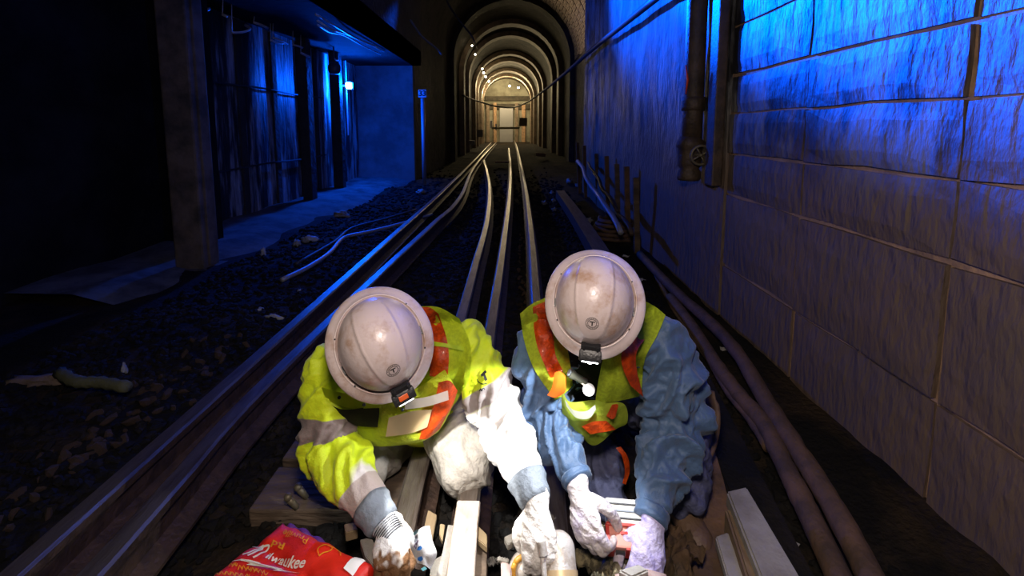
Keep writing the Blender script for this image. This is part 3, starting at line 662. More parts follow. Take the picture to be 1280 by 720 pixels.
# ================================================================== RED TOOL BAG
red = mat('red_canvas', (0.62, 0.014, 0.003), .55, 0, (.44, .008, .003), 9, bump=.25, bscale=220, bdist=.003)
orange_ink = mat('yellow_marker', (.62, .22, .004), .6)
white_ink = mat('white_print', (.62, .56, .47), .6)
purple = mat('purple_lining', (.14, .04, .33), .6)
bag = emp('red_tool_bag', G(360, 700, -.1), 'red canvas tool bag with white lettering and yellow marker scribbles at lower left', 'bag')
A0, A1, A2, A3 = G(354, 647, .02), G(468, 702, .02), G(395, 800, .02), G(225, 745, .02)   # top, right, bottom, left corners
def bagS(u, v, off=0.0):
    """u: 0 left..1 right along the upper seam direction, v: 0 upper edge..1 lower edge"""
    p = A0.lerp(A1, u).lerp(A3.lerp(A2, u), v)
    edge = min(u, 1-u, v, 1-v); rnd = math.sqrt(max(0, 1-(1-min(1, edge/.12))**2))
    z = -.022+.022*rnd+.010*nz(u*3.2, v*3.2, 2)+.006*nz(u*8, v*5, 4)-.010*math.exp(-((v-.30-.25*u)/.05)**2)
    return p+Vector((.006*nz(v*5, u, 8), .008*nz(u*6, v*2, 1), z+off))
n = 48; bm = bmesh.new(); gv = [[bm.verts.new(bagS(i/n, j/n)) for j in range(n+1)] for i in range(n+1)]
for i in range(n):
    for j in range(n): bm.faces.new((gv[i][j], gv[i][j+1], gv[i+1][j+1], gv[i+1][j]))
ext = bmesh.ops.extrude_edge_only(bm, edges=[e for e in bm.edges if e.is_boundary])
nv = [g for g in ext['geom'] if isinstance(g, bmesh.types.BMVert)]
for v in nv: v.co.z -= .09; v.co.x += (G(350, 720, 0).x-v.co.x)*.06
bmesh.ops.contextual_create(bm, geom=[e for e in bm.edges if e.is_boundary])
bmesh.ops.recalc_face_normals(bm, faces=bm.faces[:])
bmo('bag_body', bm, red, bag, smooth=True)
def pix_uv(px, py):
    # nearest (u, v) on the bag surface for a point in the photograph
    g = G(px, py, .02); best = None; u = v = .5
    for _ in range(30):
        p = A0.lerp(A1, u).lerp(A3.lerp(A2, u), v); e = 1e-3
        pu = (A0.lerp(A1, u+e).lerp(A3.lerp(A2, u+e), v)-p)/e; pv = (A0.lerp(A1, u).lerp(A3.lerp(A2, u), v+e)-p)/e
        d_ = g-p; det = pu.x*pv.y-pu.y*pv.x
        u += (d_.x*pv.y-d_.y*pv.x)/det; v += (pu.x*d_.y-pu.y*d_.x)/det
    return u, v
def ink(verts2d, faces, name, m, off=.0015):
    me = bpy.data.meshes.new(name)
    me.from_pydata([bagS(*pix_uv(x, y), off+.0012)[:] for x, y in verts2d], [], faces)
    return link(name, me, m, bag)
def ink_text(txt, size, cx, cy, ang, name, m, shear=0.0, sx=1.0, off=.0015, bold=0.0):
    me = text_mesh(txt, size, shear=shear, offset=bold)
    bm = bmesh.new(); bm.from_mesh(me)
    bmesh.ops.triangulate(bm, faces=bm.faces[:])
    ca, sa = math.cos(ang), math.sin(ang)
    v2 = [(cx+v.co.x*sx*ca-(-v.co.y)*sa, cy+v.co.x*sx*sa+(-v.co.y)*ca) for v in bm.verts]
    fc = [[v.index for v in f.verts] for f in bm.faces]; bm.free()
    return ink(v2, fc, name, m, off)
def stroke(pts, w, name, m, closed=False):
    pts = [Vector((a, b, 0)) for a, b in pts]; pts = [p.to_2d() for p in cat([(*p.to_2d(), 0) for p in pts], 4)]
    v2 = []; n = len(pts)
    for i, p in enumerate(pts):
        t = pts[min(i+1, n-1)]-pts[max(i-1, 0)]; t = t.normalized() if t.length else Vector((1, 0)); nn = Vector((-t.y, t.x))*w/2
        v2 += [(p.x+nn.x, p.y+nn.y), (p.x-nn.x, p.y-nn.y)]
    return ink(v2, [(2*i, 2*i+1, 2*i+3, 2*i+2) for i in range(n-1)], name, m, .0022)
# white script lettering: hand-lettered slanted strokes, capital M with a hooked lead-in
def lw(pts, w=2.0): return stroke(pts, w, 'white_letter', white_ink)
ang = math.radians(16)
ink_text('ilwaukee', 16.0, 356, 698.2, ang, 'white_lettering', white_ink, shear=.5, sx=.90, bold=.3)
lw([(316, 679.5), (324, 679.5), (331, 677.5), (324, 683), (312, 691), (303, 694)], 1.8)
lw([(331, 678), (328, 683), (318, 691), (309.5, 696)], 2.0)
lw([(327, 679.5), (334, 678.5), (338, 680), (331, 687), (324, 693), (316, 698)], 2.0)
bolt = [(289, 700), (302, 701), (313, 701.6), (325, 704), (319, 705.2), (330, 706.5), (345, 709), (355, 711), (348, 712), (362, 713.5), (377, 715.2), (360, 714.8), (340, 713.8), (345, 711.8), (336, 710.5), (322, 709), (307, 707.8), (312, 705.6), (308, 704.3), (300, 703)]
ink(bolt, [tuple(range(len(bolt)))], 'white_bolt_mark', white_ink, .0025)
# marker writing, upside down along the fold
ink_text('Pruville', 12.5, 371, 671.5, PI+math.radians(24), 'marker_writing', orange_ink, shear=.1, sx=.95, bold=.05)
ink_text('Rd', 11, 349, 680, PI+math.radians(26), 'marker_writing', orange_ink, sx=1.5, bold=.25)
stroke([(399, 699), (398, 692), (404, 687), (411, 685), (417, 687), (413, 692), (405, 695), (399, 699)], 1.1, 'marker_loop', orange_ink)
stroke([(411, 685), (421, 686), (426, 690), (427, 696)], 1.3, 'marker_loop', orange_ink)
for k in range(9):
    x = 285+k*5.2+random.uniform(-1, 1); y = 705+k*1.3+random.uniform(-1, 1.5)
    stroke([(x, y+6), (x+3, y), (x+5, y+5), (x+6+random.uniform(0, 4), y+1)], 1.0, 'marker_scribble', orange_ink)
for k in range(7):
    x = 268+k*6; y = 716+k*.8
    stroke([(x, y+5), (x+3, y), (x+5, y+5), (x+6+random.uniform(0, 4), y)], 1.0, 'marker_scribble', orange_ink)
lab = [(429, 712), (446, 694), (453, 694), (459, 699), (452, 706), (440, 723)]
_g = [[(446+(453-446)*u*1.6+(-17)*v, 694+(8)*u+(19)*v) for v in np.linspace(0, 1, 9)] for u in np.linspace(0, 1, 7)]
ink([p for r in _g for p in r], [(i*9+j, i*9+j+1, (i+1)*9+j+1, (i+1)*9+j) for i in range(6) for j in range(8)], 'white_patch', mat('white_vinyl_patch', (.8, .78, .74), .45), .003)
# purple lining showing along the far edge
bm = bmesh.new(); pts = [bagS(u, -.004, -.008)+Vector((.002, .010, .002*math.sin(u*40))) for u in np.linspace(.03, .48, 18)]
tube(bm, pts, [(.006+.003*math.sin(i)) for i in range(18)], 8); bmo('purple_lining', bm, purple, bag, smooth=True)['label'] = 'purple lining edge'

# ================================================================== CLUTTER BEHIND
def coil(px, py, Y, r, n, label):
    p = P(px, py, Y); bm = bmesh.new()
    pts = [p+Vector((r*math.cos(a)*(1+.1*math.sin(a*3)), r*.7*math.sin(a), .01*a+.02*nz(a, r))) for a in np.linspace(0, n*2*PI, 24*n)]
    tube(bm, pts, .022, 7); o = bmo('cable_coil', bm, M['pipe'], smooth=True); tag(o, label, 'coil')
g = G(768, 296, -.16); bm = bmesh.new()
gl = emp('cable_coil', g, 'heap of old cable coiled against the right wall behind the second helmet', 'coil')
for k in range(5):
    bm = bmesh.new(); r_ = .30-.03*k
    tube(bm, [g+Vector((r_*math.cos(a)*(1+.08*nz(a, k)), r_*1.0*math.sin(a), .03+.045*k+.03*nz(a*2, k))) for a in np.linspace(0, 2*PI, 40)], .024, 8)
    bmo('cable_loop', bm, M['cable'], gl, smooth=True)
st = [(737, 190, 216, 7.2), (787, 195, 222, 5.6), (822, 222, 250, 4.2), (811, 205, 262, 4.4), (760, 205, 232, 6.4), (775, 215, 245, 5.6), (748, 200, 240, 6.6)]
st = [(730, 182, 215, 8.4), (745, 192, 225, 7.6), (758, 195, 240, 6.3), (771, 205, 250, 5.7), (783, 208, 262, 5.2), (795, 222, 272, 4.7), (722, 178, 212, 9.0)]
nm = ['farthest', 'second farthest', 'middle', 'third nearest', 'second nearest', 'nearest', 'very last']
for i, (px, y0, y1, Y) in enumerate(st):
    a, b = P(px, y0, Y), P(px+3, y1, Y); b.z = ground_h(b.x, Y)-.02
    bm = bmesh.new(); box(bm, (-.03, -.02, 0), (.03, .02, (a-b).length), bev=.004); bmesh.ops.transform(bm, matrix=frame(b, a-b, (0, 1, 0)), verts=bm.verts)
    for v in bm.verts: v.co.x += .01*nz(v.co.z*4, i)
    o = bmo('wooden_stake', bm, M['tie'] if i % 2 else M['plank']); tag(o, '%s weathered stake of the row standing along the right wall' % nm[i], 'stake', 'stakes along the right wall')
for i, (pa, pb, Y0, Y1, r_, lab) in enumerate([((722, 200), (776, 288), 7.5, 4.3, .03, 'bluish pipe lying along the clutter by the right wall'), ((742, 215), (790, 290), 7, 4.3, .025, 'dark bent pipe lying behind the bluish pipe'), ((735, 202), (772, 262), 7.8, 5, .02, 'twisted dark strap on top of the clutter by the right wall')]):
    a, b = P(*pa, Y0), P(*pb, Y1); bm = bmesh.new(); tube(bm, [a.lerp(b, t)+Vector((.05*nz(t*4, i), 0, .05*nz(t*5, i, 2)-.02)) for t in np.linspace(0, 1, 14)], r_, 8); o = bmo('scrap_pipe', bm, M['greypost'] if i == 0 else M['pipe'], smooth=True); tag(o, lab, 'pipe')
def lump(name, px, py, z, s, m, label, seed, cat_='debris', rot=0):
    g = G(px, py, z); g.z = ground_h(g.x, g.y)+s[2]*.6; bm = bmesh.new(); r = bmesh.ops.create_icosphere(bm, subdivisions=3, radius=1)
    R_ = Matrix.Rotation(rot, 3, 'Z')
    for v in bm.verts:
        c0 = v.co.copy(); k = .75+.55*nz(c0.x*1.6+seed, c0.y*1.6, c0.z*1.6)+.28*nz(c0.x*4, c0.y*4+seed, c0.z*4)
        v.co = R_ @ Vector((c0.x*s[0]*k, c0.y*s[1]*k, c0.z*s[2]*k))+g
    o = bmo(name, bm, m if not isinstance(m, str) else M[m], smooth=True); tag(o, label, cat_); return o
palerag = mat('pale_discarded_cloth', (.42, .42, .42), .8, 0, (.2, .2, .2), 12, bump=.5)
lump('discarded_cloth', 386, 298, -.1, (.12, .04, .05), palerag, 'pale crumpled cloth on the ledge left of the rails', 1, rot=.2)
lump('discarded_cloth', 371, 303, -.1, (.05, .05, .06), palerag, 'small upright crumple touching the pale cloth left of the rails', 2)
lump('discarded_cup', 329, 318, -.1, (.035, .03, .06), palerag, 'crushed cup left of the pale crumpled cloth', 3)
lump('torn_strip', 342, 392, -.13, (.085, .022, .02), palerag, 'torn pale strip close to the outer rail', 4, rot=-.25)
lump('torn_strip', 325, 384, -.13, (.022, .03, .02), palerag, 'crumpled tip at the left end of the torn pale strip', 5)
lump('white_pebble', 374, 357, -.13, (.022, .02, .02), palerag, 'single pale pebble between the cloth and the outer rail', 6, 'pebble')
lump('blue_lit_stone', 427, 268, -.1, (.13, .09, .07), 'greybox', 'largest stone at the foot of the left ledge', 7, 'stone')
lump('blue_lit_stone', 526, 238, -.1, (.11, .08, .06), 'greybox', 'stone on the ledge in line with the sign post', 8, 'stone')
lump('cable_scrap', 155, 456, -.1, (.012, .02, .045), palerag, 'short upright wire scrap standing in the dark at far left', 9)
lump('driftwood', 52, 462, -.05, (.19, .05, .035), mat('pinkish_timber', (.17, .12, .10), .9, bump=.6), 'pale lump of timber in the dark at far left', 10, 'timber', rot=.1)
bm = bmesh.new(); tube(bm, cat([G(x, y, -.07) for x, y in [(75, 466), (95, 477), (125, 478), (160, 484)]], 5), [.03, .024]*8, 8); o = bmo('old_hose', bm, mat('olive_hose', (.10, .10, .05), .9, bump=.5), smooth=True); tag(o, 'olive hose trailing right from the pale timber at far left', 'hose')
bm = bmesh.new(); tube(bm, cat([G(x, y, -.12) for x, y in [(540, 268), (500, 280), (460, 290), (430, 297), (412, 316), (385, 334), (352, 350)]], 5), .022, 8); o = bmo('trackside_hose', bm, M['shinycable'], smooth=True); tag(o, 'wavy cable on the ground between the ledge and the outer rail', 'cable'); o.data.materials.clear(); o.data.materials.append(M['greypost'])
bm = bmesh.new(); tube(bm, cat([G(x, y, -.12) for x, y in [(520, 262), (480, 274), (440, 285), (418, 302), (370, 330)]], 5), .016, 8); o = bmo('trackside_hose', bm, M['blackcable'], smooth=True); tag(o, 'thinner dark cable beside the wavy one on the ground', 'cable')
for i, (px, py, s) in enumerate([(680, 250, .06), (692, 246, .05), (693, 257, .05), (690, 237, .05), (712, 228, .09), (722, 232, .07), (736, 272, .06)]):
    lump('blue_lit_stone', px, py, -.12, (s, s*.8, s*.9), 'greybox', ['stone at the left of the loose group by the third rail', 'stone in the middle of the group by the third rail', 'lowest stone of the group by the third rail', 'upper stone of the group by the third rail', 'large stone behind the third rail end', 'stone right of the large stone behind the third rail', 'lone stone between the third rail and the cable coil'][i], 20+i, 'stone')
for i in range(40):
    px = 655+random.uniform(-8, 7); py = 290+i*2.2; gg = G(px, py, -.16); r_ = random.uniform(.014, .03)
    o = bpy.data.objects.new('stone', rock_me[i % 6]); o.location = (gg.x, gg.y, -.17); o.scale = (r_, r_, r_*.7); o.rotation_euler = (i, i*2, i*3); C.objects.link(o); o.parent = floor
# far end clutter on the track bed inside the bore
for i, (px, py, Y, w_, h_, m) in enumerate([(654, 152, 30, .5, .5, 'valve'), (632, 160, 33, 2.0, .16, 'valve'), (600, 165, 27, .35, .3, 'greybox'), (676, 193, 19, .4, .14, 'mortar'), (590, 178, 22, .3, .2, 'greybox'), (628, 202, 16, .5, .06, 'mortar'), (614, 155, 33, .14, .5, 'sign'), (620, 157, 33, .12, .3, 'sign')]):
    p = P(px, py, Y); bm = bmesh.new(); box(bm, p+Vector((-w_/2, -.1, -.3 if h_ > .2 else -h_/2)), p+Vector((w_/2, .15, h_/2)), bev=.02)
    for v in bm.verts: v.co += Vector((.04*nz(v.co.x*3, v.co.z*3, i), 0, .05*nz(v.co.x*4, i)))
    o = bmo('bore_clutter', bm, M[m]); tag(o, ['yellowish equipment box at the right of the far track', 'low barrier across the far end of the tracks', 'grey box left of the far barrier', 'pale rubble lump at the right foot of the nearest rib', 'grey box at the left foot of the nearest rib', 'flat scrap lying between the rails before the bore', 'taller white marker near the far barrier', 'shorter white marker near the far barrier'][i], 'equipment')
# ================================================================== PEOPLE
def skinmat(name, col, attr_rules, rough=.8, sheen=0.0, bump=.35, bscale=300, col2=None, nscale=14, crease=0.0):
    """base colour switched by float attributes: rules (attr, lo, hi, colour, rough)"""
    m = mat(name, col, rough, 0, col2, nscale, (.45, .7), bump, bscale, sheen=sheen, bdist=.004 if bscale > 100 else .012)
    nt = m.node_tree; N = nt.nodes; L = nt.links; b = N['Principled BSDF']
    cur = b.inputs['Base Color'].links[0].from_socket if b.inputs['Base Color'].is_linked else None
    for at, lo, hi, c, soft in attr_rules:
        a = N.new('ShaderNodeAttribute'); a.attribute_name = at
        def edge(v, sgn):
            mr = N.new('ShaderNodeMapRange'); mr.inputs['From Min'].default_value = v-soft; mr.inputs['From Max'].default_value = v+soft
            mr.inputs['To Min'].default_value = 0 if sgn > 0 else 1; mr.inputs['To Max'].default_value = 1 if sgn > 0 else 0
            L.new(a.outputs['Fac'], mr.inputs['Value']); return mr.outputs['Result']
        mu = N.new('ShaderNodeMath'); mu.operation = 'MULTIPLY'
        L.new(edge(lo, 1), mu.inputs[0]); L.new(edge(hi, -1), mu.inputs[1])
        mx = N.new('ShaderNodeMix'); mx.data_type = 'RGBA'
        if cur is None: mx.inputs['A'].default_value = (*col, 1)
        else: L.new(cur, mx.inputs['A'])
        mx.inputs['B'].default_value = (*c, 1); L.new(mu.outputs[0], mx.inputs['Factor']); cur = mx.outputs['Result']
    if cur is not None: L.new(cur, b.inputs['Base Color'])
    return m

def polyt(Pn, poly):
    """nearest distance and normalised arc parameter of points Pn (N,3) on a polyline"""
    poly = np.array([list(p) for p in poly]); seg = poly[1:]-poly[:-1]; ln = np.linalg.norm(seg, axis=1); tot = ln.sum(); cum = np.concatenate([[0], np.cumsum(ln)])
    best = np.full(len(Pn), 1e9); tt = np.zeros(len(Pn)); fo = np.zeros((len(Pn), 3))
    for i in range(len(seg)):
        u = ((Pn-poly[i]) @ seg[i])/(ln[i]**2)
        uc = np.clip(u, 0, 1); f = poly[i]+uc[:, None]*seg[i]; d = np.linalg.norm(Pn-f, axis=1); k = d < best
        best[k] = d[k]; tt[k] = (cum[i]+uc[k]*ln[i])/tot; fo[k] = f[k]
    return best, tt, tot, fo

def blob(pieces, vox, smooth=6, name='cloth'):
    """closed tapered pieces fused into one continuous surface; returns verts (N,3), faces"""
    bm = bmesh.new()
    for pc in pieces:
        pts, rad = pc[0], pc[1]; side = pc[2] if len(pc) > 2 else None
        P_ = cat(pts, 5) if len(pts) > 2 else [Vector(p) for p in pts]
        rs = rad if isinstance(rad, list) else [rad]*len(pts)
        rt = [(r if isinstance(r, tuple) else (r, r)) for r in rs]
        if len(pts) > 2:
            q = cat([(a, b, 0) for a, b in rt], 5); rr = [(max(.002, v.x), max(.002, v.y)) for v in q]
        else: rr = rt
        # rounded ends
        d0 = (P_[0]-P_[1]).normalized(); d1 = (P_[-1]-P_[-2]).normalized()
        e0 = min(rr[0]); e1 = min(rr[-1])
        pre = [(P_[0]+d0*e0*s, (rr[0][0]*c, rr[0][1]*c)) for s, c in ((.98, .2), (.8, .6), (.45, .89))]
        post = [(P_[-1]+d1*e1*s, (rr[-1][0]*c, rr[-1][1]*c)) for s, c in ((.45, .89), (.8, .6), (.98, .2))]
        pp_ = [a for a, _ in pre]+P_+[a for a, _ in post]; rq = [b for _, b in pre]+rr+[b for _, b in post]
        tube(bm, pp_, rq, 18, side=side)
    bmesh.ops.recalc_face_normals(bm, faces=bm.faces[:])
    me = bpy.data.meshes.new('tmp'); bm.to_mesh(me); bm.free()
    o = bpy.data.objects.new('tmp', me); C.objects.link(o)
    r = o.modifiers.new('r', 'REMESH'); r.mode = 'VOXEL'; r.voxel_size = vox
    s = o.modifiers.new('s', 'SMOOTH'); s.factor = .5; s.iterations = smooth
    dg = bpy.context.evaluated_depsgraph_get(); dg.update()
    out = bpy.data.meshes.new_from_object(o.evaluated_get(dg)); out.name = name
    bpy.data.objects.remove(o); bpy.data.meshes.remove(me)
    return out
def co_of(me):
    a = np.empty(len(me.vertices)*3); me.vertices.foreach_get('co', a); return a.reshape(-1, 3)
def no_of(me):
    a = np.empty(len(me.vertices)*3); me.vertices.foreach_get('normal', a); return a.reshape(-1, 3)
def set_co(me, a): me.vertices.foreach_set('co', a.ravel()); me.update()
def set_attr(me, name, a):
    at = me.attributes.new(name, 'FLOAT', 'POINT'); at.data.foreach_set('value', a.astype(np.float32))
def folds(me, limbs, amp, base=.0, seed=0.0, freq=17.0):
    """limbs: (polyline, centres of fold clusters [(t, width)]); ridges across each limb"""
    co = co_of(me); no = no_of(me); res = []
    D = []
    for poly, cl in limbs: D.append(polyt(co, poly))
    which = np.argmin(np.stack([d[0] for d in D]), axis=0)
    disp = np.zeros(len(co))
    for k, (poly, cl) in enumerate(limbs):
        idx = np.nonzero(which == k)[0]; d, t, tot, fo = D[k]
        for i in idx:
            r = co[i]-fo[i]; r = r/(np.linalg.norm(r)+1e-6)
            Ls = t[i]*tot*freq; w = base+sum(h*math.exp(-((t[i]-c)/wd)**2) for c, wd, h in cl)
            a = nz(Ls+1.4*r[0]+1.1*r[2], r[0]*.8+seed, r[1]*.8+k*5)
            b = nz(Ls*2.1+r[1]*2+7, r[0]*1.5-seed, r[2]*1.5)
            disp[i] = amp*w*((1-min(1.6, abs(a)*5.0))*1.0+(.5-min(1, abs(b)*3))*.4)
    ev = np.empty(len(me.edges)*2, dtype=np.int32); me.edges.foreach_get('vertices', ev); ev = ev.reshape(-1, 2)
    deg = np.bincount(ev.ravel(), minlength=len(co)).astype(float)
    for _ in range(2):
        s_ = np.bincount(ev[:, 0], weights=disp[ev[:, 1]], minlength=len(co))+np.bincount(ev[:, 1], weights=disp[ev[:, 0]], minlength=len(co)); disp = .4*disp+.6*s_/deg
    set_co(me, co+no*disp[:, None]); return D, which
def gar(name, me, m, parent, label=None):
    o = link(name, me, m, parent, smooth=True)
    if label: o['label'] = label
    return o
def bvh_of(objs):
    vs_, fs = [], []
    for o in objs:
        b = len(vs_); me = o.data; vs_ += [v.co[:] for v in me.vertices]; fs += [[b+i for i in p.vertices] for p in me.polygons]
    return BVHTree.FromPolygons(vs_, fs)
CAMP = Vector((0, 0, CAMZ))
def drape(name, rows, bvh, m, parent, off=.008, th=.003, n=(16, 16), Y=None, wr=.0, label=None, sm=3, seed=0):
    """cloth piece laid on the body: rows of outline points given in the photograph, found on the garment below by ray"""
    R_ = [cat([(*p[:2], 0) for p in r], 8) for r in rows]
    nu = len(R_[0]); cols_ = [cat([r[i] for r in R_], 8) if len(R_) > 2 else [R_[0][i].lerp(R_[1][i], t/8) for t in range(9)] for i in range(nu)]
    nvv = len(cols_[0]); Yg = np.zeros((nu, nvv)); ok = np.zeros((nu, nvv), bool)
    fixed = len(rows[0][0]) > 2
    if fixed:
        RY = [cat([(p[2], 0, 0) for p in r], 8) for r in rows]
        for i in range(nu):
            c = cat([r[i] for r in RY], 8) if len(RY) > 2 else [RY[0][i].lerp(RY[1][i], t/8) for t in range(9)]
            for j in range(nvv): Yg[i, j] = c[j].x; ok[i, j] = True
    else:
        for i in range(nu):
            for j in range(nvv):
                p = cols_[i][j]; d = ray(p.x, p.y).normalized(); h = bvh.ray_cast(CAMP, d, 4)
                if h[0] is not None: Yg[i, j] = h[0].y; ok[i, j] = True
        mean = Yg[ok].mean() if ok.any() else (Y or 1.4)
        med = np.median(Yg[ok]) if ok.any() else mean
        ok &= np.abs(Yg-med) < .22
        Yg[~ok] = med
        for _ in range(12):
            q = np.pad(Yg, 1, mode='edge'); av = (q[:-2, 1:-1]+q[2:, 1:-1]+q[1:-1, :-2]+q[1:-1, 2:])/4; Yg[~ok] = av[~ok]
        for _ in range(sm):
            q = np.pad(Yg, 1, mode='edge'); av = (q[:-2, 1:-1]+q[2:, 1:-1]+q[1:-1, :-2]+q[1:-1, 2:])/4; Yg = np.minimum(Yg, .5*Yg+.5*av)
    bm = bmesh.new(); g = []
    for i in range(nu):
        row = []
        for j in range(nvv):
            p = cols_[i][j]; w = P(p.x, p.y, Yg[i, j]); d = (w-CAMP).normalized()
            w = w-d*(off+wr*(abs(nz(p.x*.06+seed, p.y*.03, seed))*2-.4)); row.append(bm.verts.new(w))
        g.append(row)
    for i in range(nu-1):
        for j in range(nvv-1): bm.faces.new((g[i][j], g[i][j+1], g[i+1][j+1], g[i+1][j]))
    if th: bmesh.ops.solidify(bm, geom=bm.faces[:], thickness=th)
    bmesh.ops.recalc_face_normals(bm, faces=bm.faces[:])
    o = bmo(name, bm, m, parent, smooth=True, angle=50)
    if label: o['label'] = label
    return o
def mark(name, polys, bvh, m, parent, off=.0035):
    """flat printed mark on cloth: list of closed pixel polygons or stroke quads"""
    vs_, fs = [], []
    for pl in polys:
        b = len(vs_)
        for x, y in pl:
            d = ray(x, y).normalized(); h = bvh.ray_cast(CAMP, d, 4); q = (h[0] if h[0] is not None else CAMP+d*1.4); vs_.append((q-d*off)[:])
        fs.append(tuple(range(b, len(vs_))))
    me = bpy.data.meshes.new(name); me.from_pydata(vs_, [], fs); return link(name, me, m, parent)
def strokes(pts, w):
    pts = cat([(a, b, 0) for a, b in pts], 4); out = []
    for a, b in zip(pts, pts[1:]):
        t = (b-a); 
        if t.length < 1e-6: continue
        t.normalize(); n_ = Vector((-t.y, t.x, 0))*w/2; out.append([(a+n_)[:2], (a-n_)[:2], (b-n_)[:2], (b+n_)[:2]])
    return out

skin = mat('skin', (.55, .30, .20), .55, bump=.2, bscale=150)
glove_w = skinmat('white_work_glove', (.70, .67, .63), [('fing', .40, 9, (.16, .075, .028), .08)], .75, bump=.5, bscale=90)
glove_w2 = skinmat('white_work_glove_clean', (.74, .70, .66), [('fing', .95, 9, (.34, .24, .17), .12)], .75, bump=.5, bscale=90)
glove_p = skinmat('lavender_dipped_glove', (.55, .50, .72), [('fing', .85, 9, (.50, .44, .50), .15)], .5, bump=.7, bscale=60, col2=(.38, .32, .66), nscale=20)
glove_p2 = skinmat('white_lavender_glove', (.72, .66, .66), [('fing', .8, 9, (.55, .47, .44), .15)], .55, bump=.7, bscale=70, col2=(.40, .33, .55), nscale=14)

def hand(name, wrist, y, z, side, curls, thumb, m, parent, sc=1.0, spread=0.06, label=None, cuff=0.03):
    y = Vector(y).normalized(); z = Vector(z); z = (z-y*z.dot(y)).normalized(); x = y.cross(z)
    W = Matrix((x, y, z)).transposed().to_4x4(); W.translation = Vector(wrist)
    def T(p): return W @ (Vector(p)*sc)
    pcs = [([T((0, -cuff, 0)), T((0, 0, 0)), T((side*.002, .03, .002)), T((side*.001, .062, .003)), T((0, .09, .0))], [(.033*sc, .026*sc), (.029*sc, .023*sc), (.038*sc, .021*sc), (.043*sc, .020*sc), (.039*sc, .015*sc)], x)]
    bx = [.030, .0105, -.0095, -.0285]; by = [.088, .093, .089, .08]; L_ = [.074, .083, .077, .062]; rad = [.0112, .0116, .0110, .0098]
    chains = []
    for k in range(4):
        cu = curls[k] if isinstance(curls[0], (tuple, list)) else curls
        a = 0; p = Vector((side*bx[k], by[k]-.022, 0.0)); pts = [p.copy()]; sp_ = side*spread*(1.5-k)
        p = Vector((side*bx[k], by[k], -.001)); pts.append(p.copy())
        for s, fr in zip(cu, (.44, .31, .25)):
            a += math.radians(s); d = Vector((math.sin(sp_)*math.cos(a), math.cos(a)*math.cos(sp_), -math.sin(a)))
            p = p+d*L_[k]*fr; pts.append(p.copy())
        r = rad[k]*sc
        pcs.append(([T(q) for q in pts], [r*1.05, r*1.1, r*1.05, r*.98, r*.86])); chains.append([T(q) for q in pts])
    tp = [Vector((side*a, b, c)) for a, b, c in thumb]
    pcs.append(([T(q) for q in tp], [.016*sc, .0155*sc, .013*sc, .0115*sc][:len(tp)])); chains.append([T(q) for q in tp])
    me = blob(pcs, .0032, 2, name)
    co = co_of(me); no = no_of(me)
    dmin = np.full(len(co), 1e9); fi = np.zeros(len(co))
    for ch in chains:
        d, t, tot, _ = polyt(co, ch); k = d < dmin; dmin[k] = d[k]; fi[k] = t[k]
    loc = np.array([(W.inverted() @ Vector(c))[:] for c in co])/sc
    f = np.where(loc[:, 1] < .06, np.clip(loc[:, 1]/.06*.25, 0, .25), .25+.95*fi)
    f = f+np.array([.22*nz(c[0]*70, c[1]*70, c[2]*70) for c in co])
    set_attr(me, 'fing', f)
    wr = np.array([.0022*(1-3*abs(nz(c[1]*34+c[0]*30, c[0]*22-c[1]*12, c[2]*14))) for c in loc])
    set_co(me, co+no*wr[:, None])
    return gar(name, me, m, parent, label), W

